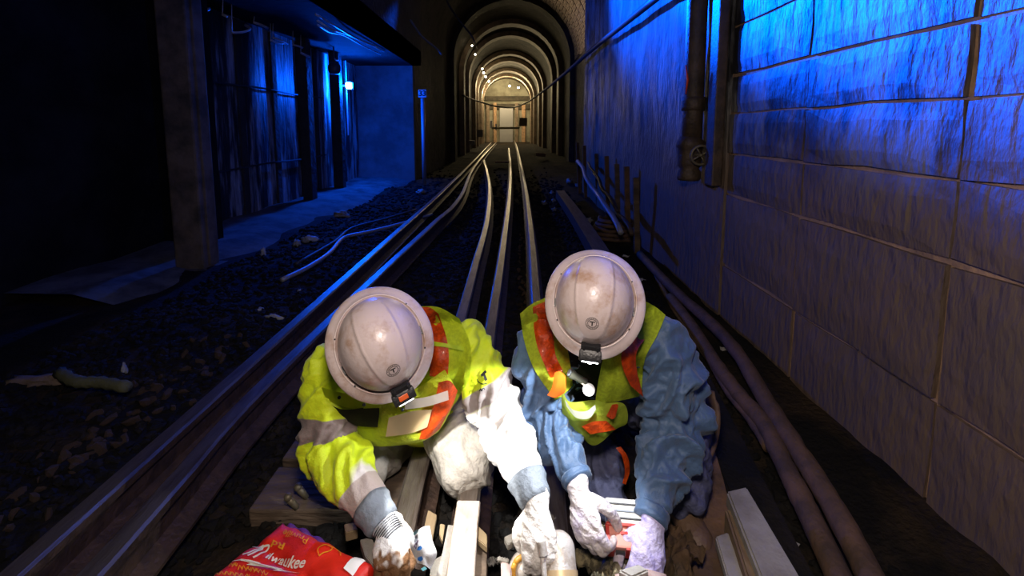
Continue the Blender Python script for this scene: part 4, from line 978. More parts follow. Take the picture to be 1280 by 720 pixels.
# ---- helmets
hm = mat('dirty_white_helmet', (.56, .465, .45), .34, 0, (.34, .20, .12), 13, (.50, .72), .12, 70, coat=.15)
blackp = mat('black_plastic', (.018, .018, .02), .4, bump=.2, bscale=120)
hb, ha, HH = .124, .109, .128
def crownz(x, y):
    q = max(0.0, 1-(x/ha)**2-(y/hb)**2); z = HH*q**.46
    xl = .044*max(0.0, 1-((y+.012)/.125)**2)**.42+.004
    d = abs(x)-xl
    z += .0050/(1+math.exp(max(-40, min(40, d/.0012)))) * min(1, q*5)
    z += .0042*math.exp(-(d/.0024)**2)*min(1, q*5)
    return z
def helmet(parent, pos, up, fwd, lampstyle):
    T = frame(pos, up, fwd)
    bm = bmesh.new(); NT, NR = 120, 46; rings = []
    for i in range(NR):
        f = i/(NR-1); rr = math.sin(f*PI/2)
        if i == 0: rings.append([bm.verts.new(T @ Vector((0, 0, crownz(0, 0))))]); continue
        rings.append([bm.verts.new(T @ Vector((ha*rr*math.cos(t), hb*rr*math.sin(t), crownz(ha*rr*math.cos(t), hb*rr*math.sin(t)) if i < NR-1 else -.004))) for t in np.linspace(0, 2*PI, NT, endpoint=False)])
    # gutter step then brim
    for k, (fx, fz) in enumerate([(1.025, -.006), (1.045, .006), (1.065, .009), (1.08, .004), (1.10, .0025), (1.17, -.001), (1.24, -.006), (1.285, -.011), (1.30, -.0135), (1.30, -.0165), (1.28, -.0155), (1.17, -.005), (1.05, -.002)]):
        rings.append([bm.verts.new(T @ Vector((ha*fx*math.cos(t), (hb*fx-.002)*math.sin(t)*(1.0 if abs(fx) < 1.1 else .985), fz+.004-.012*max(0, abs(math.sin(t))**3)*(fx-1.0)/.3+(.004*math.cos(2*t)*(fx-1)/.3)))) for t in np.linspace(0, 2*PI, NT, endpoint=False)])
    for a, b in zip(rings, rings[1:]):
        for k in range(NT):
            q = list(dict.fromkeys([a[k % len(a)], b[k], b[(k+1) % NT], a[(k+1) % len(a)]])); bm.faces.new(q)
    bmesh.ops.recalc_face_normals(bm, faces=bm.faces[:])
    h = bmo('helmet', bm, hm, parent, smooth=True); h['label'] = 'stained white full-brim hard hat'
    # slots, rivets
    for sx in (-1, 1):
        bm = bmesh.new(); 
        box(bm, (-.0015, -.012, 0), (.0025, .012, .006), T @ Matrix.Translation((sx*(ha*1.0), .02, .004))); bmo('slot', bm, blackp, h)
        for a in (.55, 2.6, -.5):
            bm = bmesh.new(); bmesh.ops.create_icosphere(bm, subdivisions=2, radius=.0022, matrix=T @ Matrix.Translation((sx*ha*1.055*math.cos(a), hb*1.055*math.sin(a), .012))); bmo('rivet', bm, blackp, h)
    # round T emblem on the front slope
    def onc(x, y, off=.0012): return T @ Vector((x, y, crownz(x, y)+off))
    cy = .078; vs_, fs = [], []
    def band(r0, r1, n=40):
        b = len(vs_)
        for k in range(n):
            a = 2*PI*k/n
            for r in (r0, r1): vs_.append(onc(r*math.cos(a), cy+.78*r*math.sin(a))[:])
        for k in range(n): j = (k+1) % n; fs.append((b+2*k, b+2*k+1, b+2*j+1, b+2*j))
    def quad(x0, y0, x1, y1, n=6):
        for i in range(n):
            b = len(vs_); xa, xb = x0+(x1-x0)*i/n, x0+(x1-x0)*(i+1)/n
            for x, y in ((xa, y0), (xb, y0), (xb, y1), (xa, y1)): vs_.append(onc(x, y)[:])
            fs.append((b, b+1, b+2, b+3))
    band(.0105, .0118); band(.0162, .0174)
    quad(-.0072, cy-.0045, .0072, cy-.002); quad(-.0016, cy-.002, .0016, cy+.0055)
    for k in range(26):
        if k % 13 in (0,): continue
        a = 2*PI*k/26; b = len(vs_)
        for da, r in ((-.05, .0126), (.05, .0126), (.05, .0152), (-.05, .0152)): vs_.append(onc(r*math.cos(a+da), cy+.78*r*math.sin(a+da))[:])
        fs.append((b, b+1, b+2, b+3))
    me = bpy.data.meshes.new('round_emblem'); me.from_pydata(vs_, [], fs); link('round_emblem', me, M['signtxt'], h)['label'] = 'round black emblem with a letter T'
    # headlamp on the front
    L_ = emp  # parts are direct meshes
    yb = hb+.004
    bm = bmesh.new(); TT_ = T @ Matrix.Translation((0, yb-.006, .030)) @ Matrix.Rotation(math.radians(-38), 4, 'X')
    box(bm, (-.026, -.004, -.012), (.026, .010, .014), TT_, bev=.003)
    for k in (-1, 1): box(bm, (k*.018-.003, -.006, -.018), (k*.018+.003, .006, .022), TT_, bev=.001)
    bmo('lamp_bracket', bm, blackp, h)
    T2 = T @ Matrix.Translation((0, yb+.021, .022)) @ Matrix.Rotation(math.radians(-8), 4, 'X')
    bm = bmesh.new(); box(bm, (-.030, -.014, -.015), (.030, .016, .016), T2, bev=.006); lb = bmo('headlamp', bm, blackp, h, smooth=True, angle=40)
    return T, T2, h
lens = mat('headlamp_glass', (1, 1, 1), .2, emit=(.92, .96, 1.0), estr=14)
def subpart(o, parent): return o
def headlamp_lens(T2, h, size, flip=1):
    bm = bmesh.new(); box(bm, (-size, .0155, -.008), (size, .0185, .008), T2, bev=.002)
    lathe(bm, [(0, .004), (.009, .002), (.011, -.002), (0, -.003)], T2 @ Matrix.Translation((0, .012, -.016)) @ Matrix.Rotation(PI, 4, 'X'), 16)
    bmo('headlamp_glass', bm, lens, h)
X = Vector((1, 0, 0))

# ------------------------------------------------------------ worker in yellow jacket (left)
w1 = emp('person', G(505, 560, -.15), 'kneeling worker in a yellow high-visibility jacket, looking down, head of a white glove on a rag', 'person')
w1['label'] = 'kneeling worker in a yellow high-visibility jacket and white full-brim hard hat'
hp1 = P(476, 428, 1.17); up1 = (CAMP-hp1).normalized()+Vector((.0, 0, .04))
fwd1 = (P(501, 487, 1.17)-hp1); fwd1 = fwd1-up1.normalized()*fwd1.dot(up1.normalized())
hp1 = hp1-up1.normalized()*.02
SL, SR = P(418, 462, 1.42), P(580, 436, 1.45)
EL, ER = P(414, 558, 1.34), P(626, 520, 1.38)
WL, WR = P(482, 658, 1.16), P(670, 626, 1.15)
neck = P(500, 428, 1.40); neck.z -= .01
pel = Vector((-.30, 1.76, .05)); chest = (SL+SR)/2+Vector((0, .03, -.05))
KA, KB = P(582, 575, 1.43), P(446, 600, 1.50)   # knees: bright one, shaded one
FA, FB = Vector((-.10, 1.86, -.10)), Vector((-.46, 1.92, -.10))
def body(name, neck, hd, upv, fw, chest, pel, arms, legs, parent):
    """whole figure as one continuous surface with head, face, arms, hands and legs"""
    u = upv.normalized(); f = fw.normalized(); s = u.cross(f)
    hc = hd-u*.045
    pcs = [([pel, pel.lerp(chest, .5), chest], [(.13, .10), (.12, .095), (.15, .09)], X),
           ([arms[0][0], chest.lerp(neck, .3), arms[1][0]], [.055, .075, .055]),
           ([chest, neck, hc-u*.03-f*.02], [.065, .056, .055]),
           ([hc-u*.085+f*.045, hc-u*.03+f*.015, hc+u*.03, hc+u*.065], [(.040, .045), (.068, .078), (.074, .09), (.05, .06)], s),
           ([hc-u*.005+f*.085, hc-u*.035+f*.112, hc-u*.045+f*.095], [.008, .013, .009]),
           ([hc-u*.075+f*.078-s*.018, hc-u*.075+f*.088, hc-u*.075+f*.078+s*.018], [.006, .009, .006]),
           ([hc+s*.072-u*.005, hc+s*.084-u*.03], [(.006, .018), (.006, .014)]), ([hc-s*.072-u*.005, hc-s*.084-u*.03], [(.006, .018), (.006, .014)])]
    for a in arms:
        pcs.append(([a[0], a[1]], [.048, .04])); pcs.append(([a[1], a[2]], [.040, .026]))
    for l in legs: pcs.append(([l[0], l[1]], [.075, .052])); pcs.append(([l[1], l[2]], [.050, .034]))
    me = blob(pcs, .0075, 3, name); o = gar(name, me, skin, parent)
    for k in (-1, 1):
        bm = bmesh.new(); bmesh.ops.create_icosphere(bm, subdivisions=2, radius=.012, matrix=Matrix.Translation(hc+s*.032*k-u*.008+f*.083)); bmo('eye', bm, mat('eye_white', (.7, .7, .7), .2), o, smooth=True)
    bm = bmesh.new(); tube(bm, [hc-f*.045-u*.05, hc-f*.03, hc-f*.01+u*.04], [(.062, .045), (.079, .07), (.07, .09)], 16, side=s); bmo('hair', bm, mat('dark_hair', (.02, .014, .01), .7), o, smooth=True)
    return o
body('body', neck, hp1, up1, fwd1, chest, pel, [(SL, EL, WL), (SR, ER, WR)], [(Vector((-.38, 1.75, .03)), KB, FB), (Vector((-.2, 1.75, .03)), KA, FA)], w1)
# jacket
yel_rules = [('tA', .30, .45, (.22, .17, .16), .004), ('tA_glare', .60, 2.0, (.74, .70, .68), .05), ('tA', .90, 1.3, (.46, .38, .35), .004),
             ('tB', .29, .42, (.34, .29, .28), .006), ('tB', .42, 1.4, (.80, .78, .76), .008)]  # last entry: headlamp glare painted white over the forearm
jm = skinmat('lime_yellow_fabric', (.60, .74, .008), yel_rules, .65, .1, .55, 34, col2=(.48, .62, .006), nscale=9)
elA, elB = EL.lerp(WL, .0), ER
cuffA, cuffB = EL.lerp(WL, .70), ER.lerp(WR, .70)
pcs = [([pel+Vector((0, -.10, .03)), pel.lerp(chest, .45)+Vector((0, -.03, .0)), chest+Vector((0, .01, .0)), chest.lerp(neck, .55)], [(.19, .15), (.205, .155), (.205, .13), (.12, .09)], X),
       ([SL, chest.lerp(neck, .35), SR], [(.088, .085), (.115, .09), (.088, .085)]),
       ([chest, neck+Vector((0, .0, .0))], [.10, .088]),
       ([SL, SL.lerp(EL, .5)+Vector((-.008, 0, 0)), EL], [.088, .094, .084]), ([EL, EL.lerp(cuffA, .5), cuffA], [.084, .074, .056]),
       ([SR, SR.lerp(ER, .55)+Vector((.01, 0, 0)), ER], [.088, .084, .080]), ([ER, ER.lerp(cuffB, .5), cuffB], [.079, .074, .056])]
jme = blob(pcs, .0065, 5, 'jacket')
armA = [SL, EL, cuffA]; armB = [SR, ER, cuffB]
D, wh = folds(jme, [(armA, [(.05, .12, .7), (.48, .16, 1.0), (.75, .12, .7)]), (armB, [(.05, .12, .8), (.42, .16, 1.1), (.72, .14, .9)]), ([pel, chest, neck], [(.5, .3, .5)])], .018, .22, 1.0)
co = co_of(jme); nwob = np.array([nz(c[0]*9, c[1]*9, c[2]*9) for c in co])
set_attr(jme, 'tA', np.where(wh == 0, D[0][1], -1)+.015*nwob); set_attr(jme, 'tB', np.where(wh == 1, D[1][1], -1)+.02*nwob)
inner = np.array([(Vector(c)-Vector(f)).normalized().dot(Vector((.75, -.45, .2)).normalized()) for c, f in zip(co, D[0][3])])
set_attr(jme, 'tA_glare', np.where((wh == 0), np.clip((D[0][1]-.52)*2.4, -1, 1)*np.clip(inner+.30, 0, 1.2)+.08*nwob, -1))
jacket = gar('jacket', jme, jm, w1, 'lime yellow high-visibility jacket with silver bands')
bj = bvh_of([jacket])
orange = mat('orange_reflective_band', (.80, .095, .006), .45, 0, (.45, .045, .005), 40, (.4, .65), .5, 90, coat=.2)
limeedge = mat('lime_edging', (.55, .70, .02), .6)
blackf = mat('black_fabric', (.012, .013, .015), .8, bump=.3, bscale=200)
silver = mat('silver_tape', (.55, .50, .48), .4, .2, (.40, .35, .33), 20, bump=.2, bscale=200)
# orange bands with lime edging, laid over the jacket
drape('vest_edging', [[(521, 383), (548, 384), (574, 398)], [(528, 420), (558, 418), (588, 432)], [(536, 462), (562, 462), (586, 474)], [(535, 478), (556, 490), (574, 492)]], bj, mat('lime_vest_mesh', (.62, .74, .02), .8, 0, (.48, .60, .015), 80, bump=.5, bscale=500, bdist=.001), w1, .007, .003, wr=.003, label='mesh vest panel over the jacket')
drape('orange_band', [[(521, 385), (536, 384), (548, 392)], [(530, 410), (546, 412), (558, 422)], [(537, 440), (550, 440), (561, 444)], [(537, 470), (550, 471), (560, 468)]], bj, orange, w1, .013, .002, wr=.003, label='upper orange band beside the helmet')
drape('cross_strap', [[(538, 426), (556, 429), (580, 433)], [(538, 432), (556, 434), (580, 439)]], bj, limeedge, w1, .018, .002, label='thin lime strap crossing the orange band')
# front flaps hanging under the collar
drape('jacket_front', [[(440, 488, 1.30), (475, 495, 1.27), (515, 488, 1.27), (556, 462, 1.31)], [(438, 520, 1.33), (478, 520, 1.29), (520, 514, 1.29), (570, 490, 1.34)], [(446, 545, 1.36), (480, 548, 1.31), (522, 546, 1.32), (560, 520, 1.37)], [(462, 557, 1.38), (482, 558, 1.34), (524, 553, 1.35), (548, 540, 1.40)]],
      bj, skinmat('lime_front_fabric', (.62, .72, .02), [], .6, .1, .6, 60), w1, 0, .004, wr=.012, label='open front of the jacket hanging below the collar', seed=3)
drape('orange_band', [[(548, 478, 1.27), (562, 476, 1.28), (572, 488, 1.31)], [(542, 508, 1.29), (560, 510, 1.30), (566, 506, 1.33)], [(530, 530, 1.31), (546, 532, 1.32), (556, 524, 1.36)], [(524, 549, 1.325), (535, 548, 1.335), (550, 536, 1.37)]], bj, orange, w1, .012, .002, wr=.004, label='lower orange band on the open front')
drape('silver_tape', [[(506, 500, 1.262), (534, 496, 1.268), (560, 488, 1.285)], [(506, 512, 1.268), (534, 508, 1.275), (561, 500, 1.292)]], bj, mat('bright_reflective_tape', (.82, .74, .66), .4), w1, .020, .002, wr=.002, label='pale reflective strip across the chest')
drape('chest_glare', [[(486, 522, 1.288), (515, 514, 1.288), (540, 512, 1.295)], [(482, 546, 1.312), (512, 542, 1.318), (534, 534, 1.32)]], bj, mat('painted_peach_glare', (.80, .62, .35), .5), w1, .028, .002, wr=.002, label='peach headlamp glare painted on the open front')  # headlamp glare painted as a peach patch
drape('collar_lining', [[(404, 500, 1.33), (430, 512, 1.30), (474, 506, 1.28)], [(412, 512, 1.335), (440, 524, 1.31), (474, 518, 1.285)], [(424, 520, 1.345), (446, 532, 1.325), (472, 534, 1.295)]], bj, blackf, w1, .010, .003, wr=.003, label='black inside of the collar')
drape('collar_flap', [[(402, 484, 1.33), (432, 492, 1.30), (478, 500, 1.27)], [(408, 500, 1.33), (436, 510, 1.305), (474, 510, 1.28)]], bj, limeedge, w1, .016, .004, wr=.008, label='lime collar edge')
for x, y, Yq in ((424, 497, 1.30), (455, 506, 1.275), (503, 512, 1.262)):
    p = P(x, y, Yq); bm = bmesh.new(); lathe(bm, [(0, 0), (.005, 0), (.005, .003), (.002, .004), (0, .002)], frame(p-(p-CAMP).normalized()*.024, CAMP-p), 14); bmo('snap_button', bm, blackp, w1)
mark('sleeve_letter', [[(600.5, 468.5), (606.5, 462.5), (608.5, 465), (602.5, 471)], [(603, 467), (605.5, 465), (609.5, 474.5), (606.5, 477)]], bj, M['signtxt'], w1, .010)
mark('sleeve_ring', strokes([(596, 474), (599, 478), (604, 480), (609, 479)], 1.1), bj, M['signtxt'], w1, .010)
mark('sleeve_lettering', strokes([(599, 489), (601, 486), (602, 489), (604, 485), (606, 487)], 1.0), bj, M['signtxt'], w1, .010)
# cuffs: grey band, striped knit
greyc = mat('slate_grey_cuff', (.20, .23, .27), .7, bump=.4, bscale=60)
def cuff(a, b, r0, r1, m, parent, name='cuff', ridges=0, label=None):
    bm = bmesh.new(); n = 24 if ridges else 6
    pts = [a.lerp(b, t) for t in np.linspace(0, 1, n)]
    tube(bm, pts, [(r0+(r1-r0)*i/(n-1))*(1+(.04*(i % 2) if ridges else .03*math.sin(i*2))) for i in range(n)], 22)
    for v in bm.verts: v.co += Vector((nz(v.co.x*40, v.co.y*40), nz(v.co.y*40, v.co.z*40), nz(v.co.z*40, v.co.x*40)))*.004
    o = bmo(name, bm, m, parent, smooth=True)
    if label: o['label'] = label
    return o
knit = mat('striped_knit', (.45, .47, .50), .8)
cuff(EL.lerp(WL, .74), EL.lerp(WL, .97), .057, .046, greyc, w1, label='slate grey sleeve cuff')
cuff(EL.lerp(WL, .98), EL.lerp(WL, 1.14), .036, .031, knit, w1, 'knit_wristband', 1)
for k in range(7):
    a = EL.lerp(WL, 1.0+.02*k); ax_ = (WL-EL).normalized(); bm = bmesh.new()
    fr = frame(a, ax_); tube(bm, [fr @ Vector((.0365*math.cos(t)*(1-.006*k), .0365*math.sin(t)*(1-.006*k), 0)) for t in np.linspace(0, 2*PI, 25)], .0014, 5); bmo('knit_stripe', bm, blackf, w1, smooth=True)
cuff(ER.lerp(WR, .76), ER.lerp(WR, 1.02), .057, .044, mat('slate_rolled_cuff', (.20, .23, .27), .6, bump=.9, bscale=40), w1, label='wrinkled slate grey cuff on the bright sleeve')
# trousers
tm1 = skinmat('pale_grey_trousers', (.40, .37, .33), [], .8, 0, .6, 50, col2=(.28, .25, .21), nscale=8)
pcs = [([Vector((-.42, 1.78, .02)), Vector((-.30, 1.80, .05)), Vector((-.18, 1.78, .02))], [.11, .13, .11]),
       ([Vector((-.25, 1.72, .04)), Vector((-.225, 1.58, .09)), KA], [.115, .115, .108]), ([KA+Vector((0, .01, 0)), FA+Vector((0, 0, .02))], [.076, .06]),
       ([Vector((-.38, 1.74, .02)), KB], [.10, .082]), ([KB, FB+Vector((0, 0, .02))], [.076, .055])]
tme = blob(pcs, .0065, 5, 'trousers')
folds(tme, [([Vector((-.21, 1.72, .04)), KA], [(.8, .3, 1.0)]), ([Vector((-.38, 1.74, .02)), KB], [(.8, .4, .8)]), ([KA, FA], [(.1, .3, 1)])], .008, .5, 4.0, 20)
tr1 = gar('trousers', tme, tm1, w1, 'pale grey work trousers')
# boots
boot = mat('brown_boot_leather', (.12, .07, .04), .6, bump=.4, bscale=70)
def bootm(parent, heel, toe, label=None):
    d = (toe-heel).normalized(); u = Vector((0, 0, 1)); pcs = [([heel+u*.10-d*0, heel+u*.03, heel+d*.06+u*.0], [.048, .048, .045]), ([heel, heel+d*.14+u*.0, toe], [(.042, .04), (.047, .036), (.036, .028)], d.cross(u))]
    me = blob(pcs, .006, 3, 'boot'); o = gar('boot', me, boot, parent, label)
    bm = bmesh.new(); s = d.cross(u).normalized()
    bmq = [heel-d*.045-s*.035, heel+d*.12-s*.047, toe+d*.03-s*.025, toe+d*.03+s*.025, heel+d*.12+s*.047, heel-d*.045+s*.035]
    t = [bm.verts.new(p-u*.025) for p in bmq]; b = [bm.verts.new(p-u*.048) for p in bmq]
    bm.faces.new(t); bm.faces.new(b[::-1]); [bm.faces.new((t[k], b[k], b[(k+1) % 6], t[(k+1) % 6])) for k in range(6)]
    bmo('sole', bm, blackp, o); return o
bootm(w1, FA+Vector((0, .0, -.01)), FA+Vector((.01, .17, -.01))); bootm(w1, FB, FB+Vector((-.02, .17, -.01)))
hand('work_glove', P(488, 656, 1.17), (.25, -.93, -.20), (0.05, -.3, .95), -1, (62, 45, 30), [(.026, .012, -.006), (.044, .036, -.016), (.052, .062, -.026), (.046, .086, -.032)], glove_w, w1, 1.10, .05, cuff=.004, label= 'white work glove with dirty brown fingers')
hand('work_glove', P(671, 637, 1.13), (.06, -.66, -.75), (0, -.75, .66), 1, (50, 75, 50), [(.028, .015, -.006), (.046, .04, -.02), (.044, .066, -.034), (.026, .082, -.046)], glove_w2, w1, 1.12, .02, 'white work glove closed on the pale rod')
T1, L1, h1 = helmet(w1, hp1, up1, fwd1, 0)
headlamp_lens(L1, h1, .020)
bm = bmesh.new(); box(bm, (-.010, -.006, .0155), (.014, .007, .0175), L1, bev=.0015); bmo('orange_lamp_badge', bm, mat('orange_plastic', (.75, .12, .02), .4), h1)
# white spotted cloth in the dirty glove
cl_m = skinmat('white_spotted_wipe', (.74, .73, .74), [], .8)
drape('white_wipe', [[(520, 664, 1.10), (530, 658, 1.10), (537, 657, 1.11)], [(512, 678, 1.07), (526, 674, 1.065), (541, 676, 1.09)], [(516, 692, 1.06), (530, 690, 1.05), (546, 693, 1.07)], [(522, 704, 1.05), (530, 706, 1.045), (538, 712, 1.05)]], bj, cl_m, None, 0, .003, wr=.018, seed=6)
wipe = bpy.data.objects['white_wipe']; tag(wipe, 'white wipe with blue and dark spots held in the dirty glove', 'wipe')
bw = bvh_of([wipe])
bluei = mat('blue_ink', (.03, .20, .65), .6); teal = mat('teal_ink', (.12, .45, .50), .6); soot = mat('soot_stain', (.12, .08, .12), .7)
mark('blue_spot', [[(522, 684), (526, 682), (528, 685), (525, 688), (521, 688)], [(522, 697), (527, 695), (529, 699), (526, 702), (522, 700)]], bw, bluei, wipe, .003)
mark('teal_spot', [[(516, 668), (519, 663), (524, 661), (522, 666), (518, 670)], [(526, 711), (531, 708), (534, 711), (529, 714)]], bw, teal, wipe, .003)
mark('dark_spot', [[(517, 683), (520, 678), (524, 674), (522, 680), (520, 687)]], bw, soot, wipe, .003)

# ------------------------------------------------------------ worker in blue (right)
w2 = emp('person', G(770, 560, -.15), 'crouching worker in a blue shirt, mesh safety vest and white hard hat', 'person')
hp2 = P(743, 374, 1.235); up2 = (CAMP-hp2).normalized()+Vector((0, .02, .20)); up2.normalize()
fwd2 = P(739, 434, 1.235)-hp2; fwd2 = fwd2-up2*fwd2.dot(up2); hp2 = hp2-up2*.02
sL, sR = P(676, 428, 1.47), P(824, 424, 1.47)
eL, eR = P(684, 520, 1.42), P(846, 530, 1.40)
wL, wR = P(723, 602, 1.20), P(813, 648, 1.17)
nk = P(750, 420, 1.44); nk.z -= .01
pl2 = Vector((.33, 1.80, .10)); ch2 = (sL+sR)/2+Vector((0, .03, -.05))
kA, kB = P(752, 585, 1.55), P(858, 530, 1.52)
fA, fB = Vector((.30, 1.88, -.10)), P(848, 690, 1.36)
fB.z = -.09
body('body', nk, hp2, up2, fwd2, ch2, pl2, [(sL, eL, wL), (sR, eR, wR)], [(Vector((.25, 1.78, .05)), kA, fA), (Vector((.42, 1.76, .06)), kB, fB)], w2)
sm = skinmat('steel_blue_shirt', (.064, .118, .225), [], 0.6, .15, .6, 38, col2=(.036, .075, .15), nscale=7)
cA, cB = eL.lerp(wL, .86), eR.lerp(wR, .88)
pcs = [([pl2+Vector((0, -.04, .0)), pl2.lerp(ch2, .5), ch2, ch2.lerp(nk, .5)], [(.165, .12), (.17, .125), (.165, .115), (.10, .085)], X),
       ([sL, ch2.lerp(nk, .35), sR], [(.080, .076), (.10, .085), (.084, .078)]), ([ch2, nk], [.085, .07]),
       ([sL, sL.lerp(eL, .5)+Vector((-.004, 0, 0)), eL], [.082, .084, .074]), ([eL, eL.lerp(cA, .5), cA], [.074, .066, .044]),
       ([sR, sR.lerp(eR, .5)+Vector((.012, 0, 0)), eR], [.090, .098, .092]), ([eR, eR.lerp(cB, .5), cB], [.092, .074, .048])]
sme = blob(pcs, .0062, 4, 'shirt')
folds(sme, [([sL, eL, cA], [(.25, .2, .8), (.52, .16, 1.2), (.8, .15, .8)]), ([sR, eR, cB], [(.2, .2, .8), (.5, .2, 1.3), (.78, .15, .9)]), ([pl2, ch2], [(.5, .4, .4)])], .023, .25, 8.0, 15)
shirt = gar('shirt', sme, sm, w2, 'steel blue long-sleeved work shirt')
bs = bvh_of([shirt])
lime = mat('lime_vest_mesh_fabric', (.56, .68, .03), .8, 0, (.40, .50, .02), 90, bump=.5, bscale=420, bdist=.001)
limeb = mat('lime_vest_smooth', (.50, .62, .05), .6, bump=.4, bscale=60)
drape('vest_shoulder', [[(650, 392), (668, 378), (700, 366)], [(655, 425), (678, 420), (704, 410)], [(668, 462), (688, 458), (712, 450)], [(694, 500), (704, 494), (716, 482)]], bs, lime, w2, .010, .003, wr=.004, label='mesh vest panel on the shoulder nearer the yellow jacket')
drape('orange_band', [[(666, 384), (676, 379), (686, 376)], [(668, 415), (678, 417), (692, 425)], [(674, 440), (682, 441), (695, 445)], [(688, 472), (696, 470), (704, 464)]], bs, orange, w2, .017, .002, wr=.003, label='orange band on the vest shoulder')
drape('vest_shoulder', [[(806, 376), (820, 384), (832, 394)], [(790, 410), (806, 420), (822, 418)], [(776, 440), (795, 446), (806, 450)], [(770, 470), (785, 480), (802, 490)]], bs, lime, w2, .010, .003, wr=.004, label='mesh vest panel beside the broad blue sleeve')
drape('orange_band', [[(794, 418, 1.36), (800, 424, 1.36), (806, 424, 1.37)], [(778, 438, 1.275), (788, 442, 1.28), (796, 440, 1.30)], [(778, 458, 1.265), (788, 462, 1.28), (796, 462, 1.30)], [(788, 482, 1.29), (796, 489, 1.31), (804, 496, 1.33)]], bs, orange, w2, .006, .002, wr=.003, label='orange band beside the broad blue sleeve')
drape('undershirt', [[(700, 440), (740, 442), (786, 438)], [(706, 474), (740, 476), (768, 472)], [(714, 506), (738, 508), (756, 500)]], bs, blackf, w2, .004, .002, label='black undershirt')
drape('vest_front', [[(754, 446, 1.29), (772, 440, 1.30), (790, 446, 1.33)], [(748, 476, 1.30), (775, 478, 1.31), (800, 486, 1.36)], [(744, 502, 1.33), (768, 502, 1.33), (798, 496, 1.38)]], bs, lime, w2, 0, .003, wr=.012, seed=2, label='hanging front of the mesh vest')
drape('vest_lower', [[(702, 484, 1.31), (712, 502, 1.31), (740, 500, 1.31), (752, 502, 1.32)], [(702, 504, 1.33), (718, 524, 1.32), (744, 518, 1.32), (780, 505, 1.35)], [(706, 524, 1.36), (724, 540, 1.34), (750, 532, 1.34), (784, 528, 1.38)], [(728, 546, 1.38), (738, 556, 1.37), (750, 554, 1.37), (770, 536, 1.39)]], bs, limeb, w2, 0, .003, wr=.016, seed=5, label='folded lower edge of the vest')
drape('white_burn_strip', [[(706, 499, 1.30), (716, 512, 1.296), (732, 514, 1.296), (744, 506, 1.30)], [(708, 508, 1.305), (720, 522, 1.303), (736, 523, 1.303), (745, 512, 1.305)]], bs, mat('painted_white_burn', (.82, .80, .76), .4), w2, .012, .002, label='white burnt-out light painted on the folded vest')  # burnt-out light painted as a white strip
drape('orange_band', [[(727, 533, 1.325), (742, 527, 1.32), (758, 526, 1.325)], [(738, 543, 1.335), (756, 540, 1.33), (770, 537, 1.345)]], bs, orange, w2, .015, .002, wr=.003, label='orange band across the folded vest')
drape('orange_band', [[(765, 506, 1.33), (771, 505, 1.33), (773, 507, 1.33)], [(758, 520, 1.335), (765, 524, 1.335), (769, 522, 1.335)]], bs, orange, w2, .016, .002, label='short orange tab on the vest')
drape('orange_clip', [[(693, 466, 1.28), (700, 464, 1.275), (707, 470, 1.28)], [(690, 484, 1.285), (697, 484, 1.28), (707, 488, 1.285)], [(684, 494, 1.29), (693, 497, 1.29), (700, 495, 1.295)]], bs, mat('bright_orange_strap', (.85, .15, .01), .5), w2, 0, .004, wr=.004, label='orange strap end hanging from the vest')
# torch and badge clipped on the chest
tp_ = [P(712, 466, 1.285), P(732, 478, 1.29)]
bm = bmesh.new(); tube(bm, [tp_[0], tp_[0].lerp(tp_[1], .25), tp_[0].lerp(tp_[1], .3), tp_[1]], [.0135, .0135, .011, .0105], 18); bmo('torch', bm, mat('dark_olive_metal', (.10, .10, .07), .4, .5), w2, smooth=True, angle=40)
bm = bmesh.new(); tube(bm, [tp_[0]+(tp_[0]-tp_[1]).normalized()*.001, tp_[0]+(tp_[0]-tp_[1]).normalized()*.003], .010, 18); bmo('torch_glass', bm, greyc, w2)
p = P(736, 487, 1.275); bm = bmesh.new(); lathe(bm, [(0, 0), (.017, 0), (.018, .003), (.0155, .005), (0, .0045)], frame(p, CAMP-p), 26); bmo('round_badge', bm, mat('pale_badge', (.55, .55, .52), .35), w2, smooth=True, angle=40)
fr = frame(p, CAMP-p); bm = bmesh.new(); box(bm, (-.016, -.0025, .0045), (.030, .003, .008), fr, bev=.001); bmo('badge_bar', bm, M['valve'], w2)
# trousers (navy) and knee
tm2 = skinmat('navy_trousers', (.075, .082, .16), [], .8, 0, .6, 55, col2=(.05, .052, .10), nscale=9)
fBt = fB+Vector((0, .0, .075))
pcs = [([Vector((.23, 1.82, .06)), Vector((.33, 1.84, .08)), Vector((.44, 1.82, .06))], [.10, .125, .10]),
       ([Vector((.25, 1.76, .06)), kA], [.10, .082]), ([kA, kA+Vector((.01, -.035, -.10)), fA+Vector((0, -.12, .0))], [.078, .07, .06]),
       ([Vector((.42, 1.76, .08)), kB], [.10, .085]), ([kB, kB.lerp(fBt, .6), fBt], [.084, .080, .078])]
tme2 = blob(pcs, .0065, 4, 'trousers')
folds(tme2, [([Vector((.25, 1.76, .06)), kA], [(.8, .4, 1)]), ([kB, fBt], [(.8, .4, 1.1)])], .010, .6, 14.0, 20)
gar('trousers', tme2, tm2, w2, 'navy work trousers')
bootm(w2, fB+Vector((0, .04, .0)), fB+Vector((.02, -.12, -.01)), 'brown work boot'); bootm(w2, fA, fA+Vector((.0, .17, -.01)))
drape('orange_cord', [[(770, 560, 1.44), (778, 572, 1.42), (781, 590, 1.42), (778, 604, 1.42)], [(776, 558, 1.44), (785, 572, 1.43), (787, 590, 1.43), (782, 606, 1.42)]], bs, orange, w2, 0, .003, label='curved orange trim inside the trouser leg')
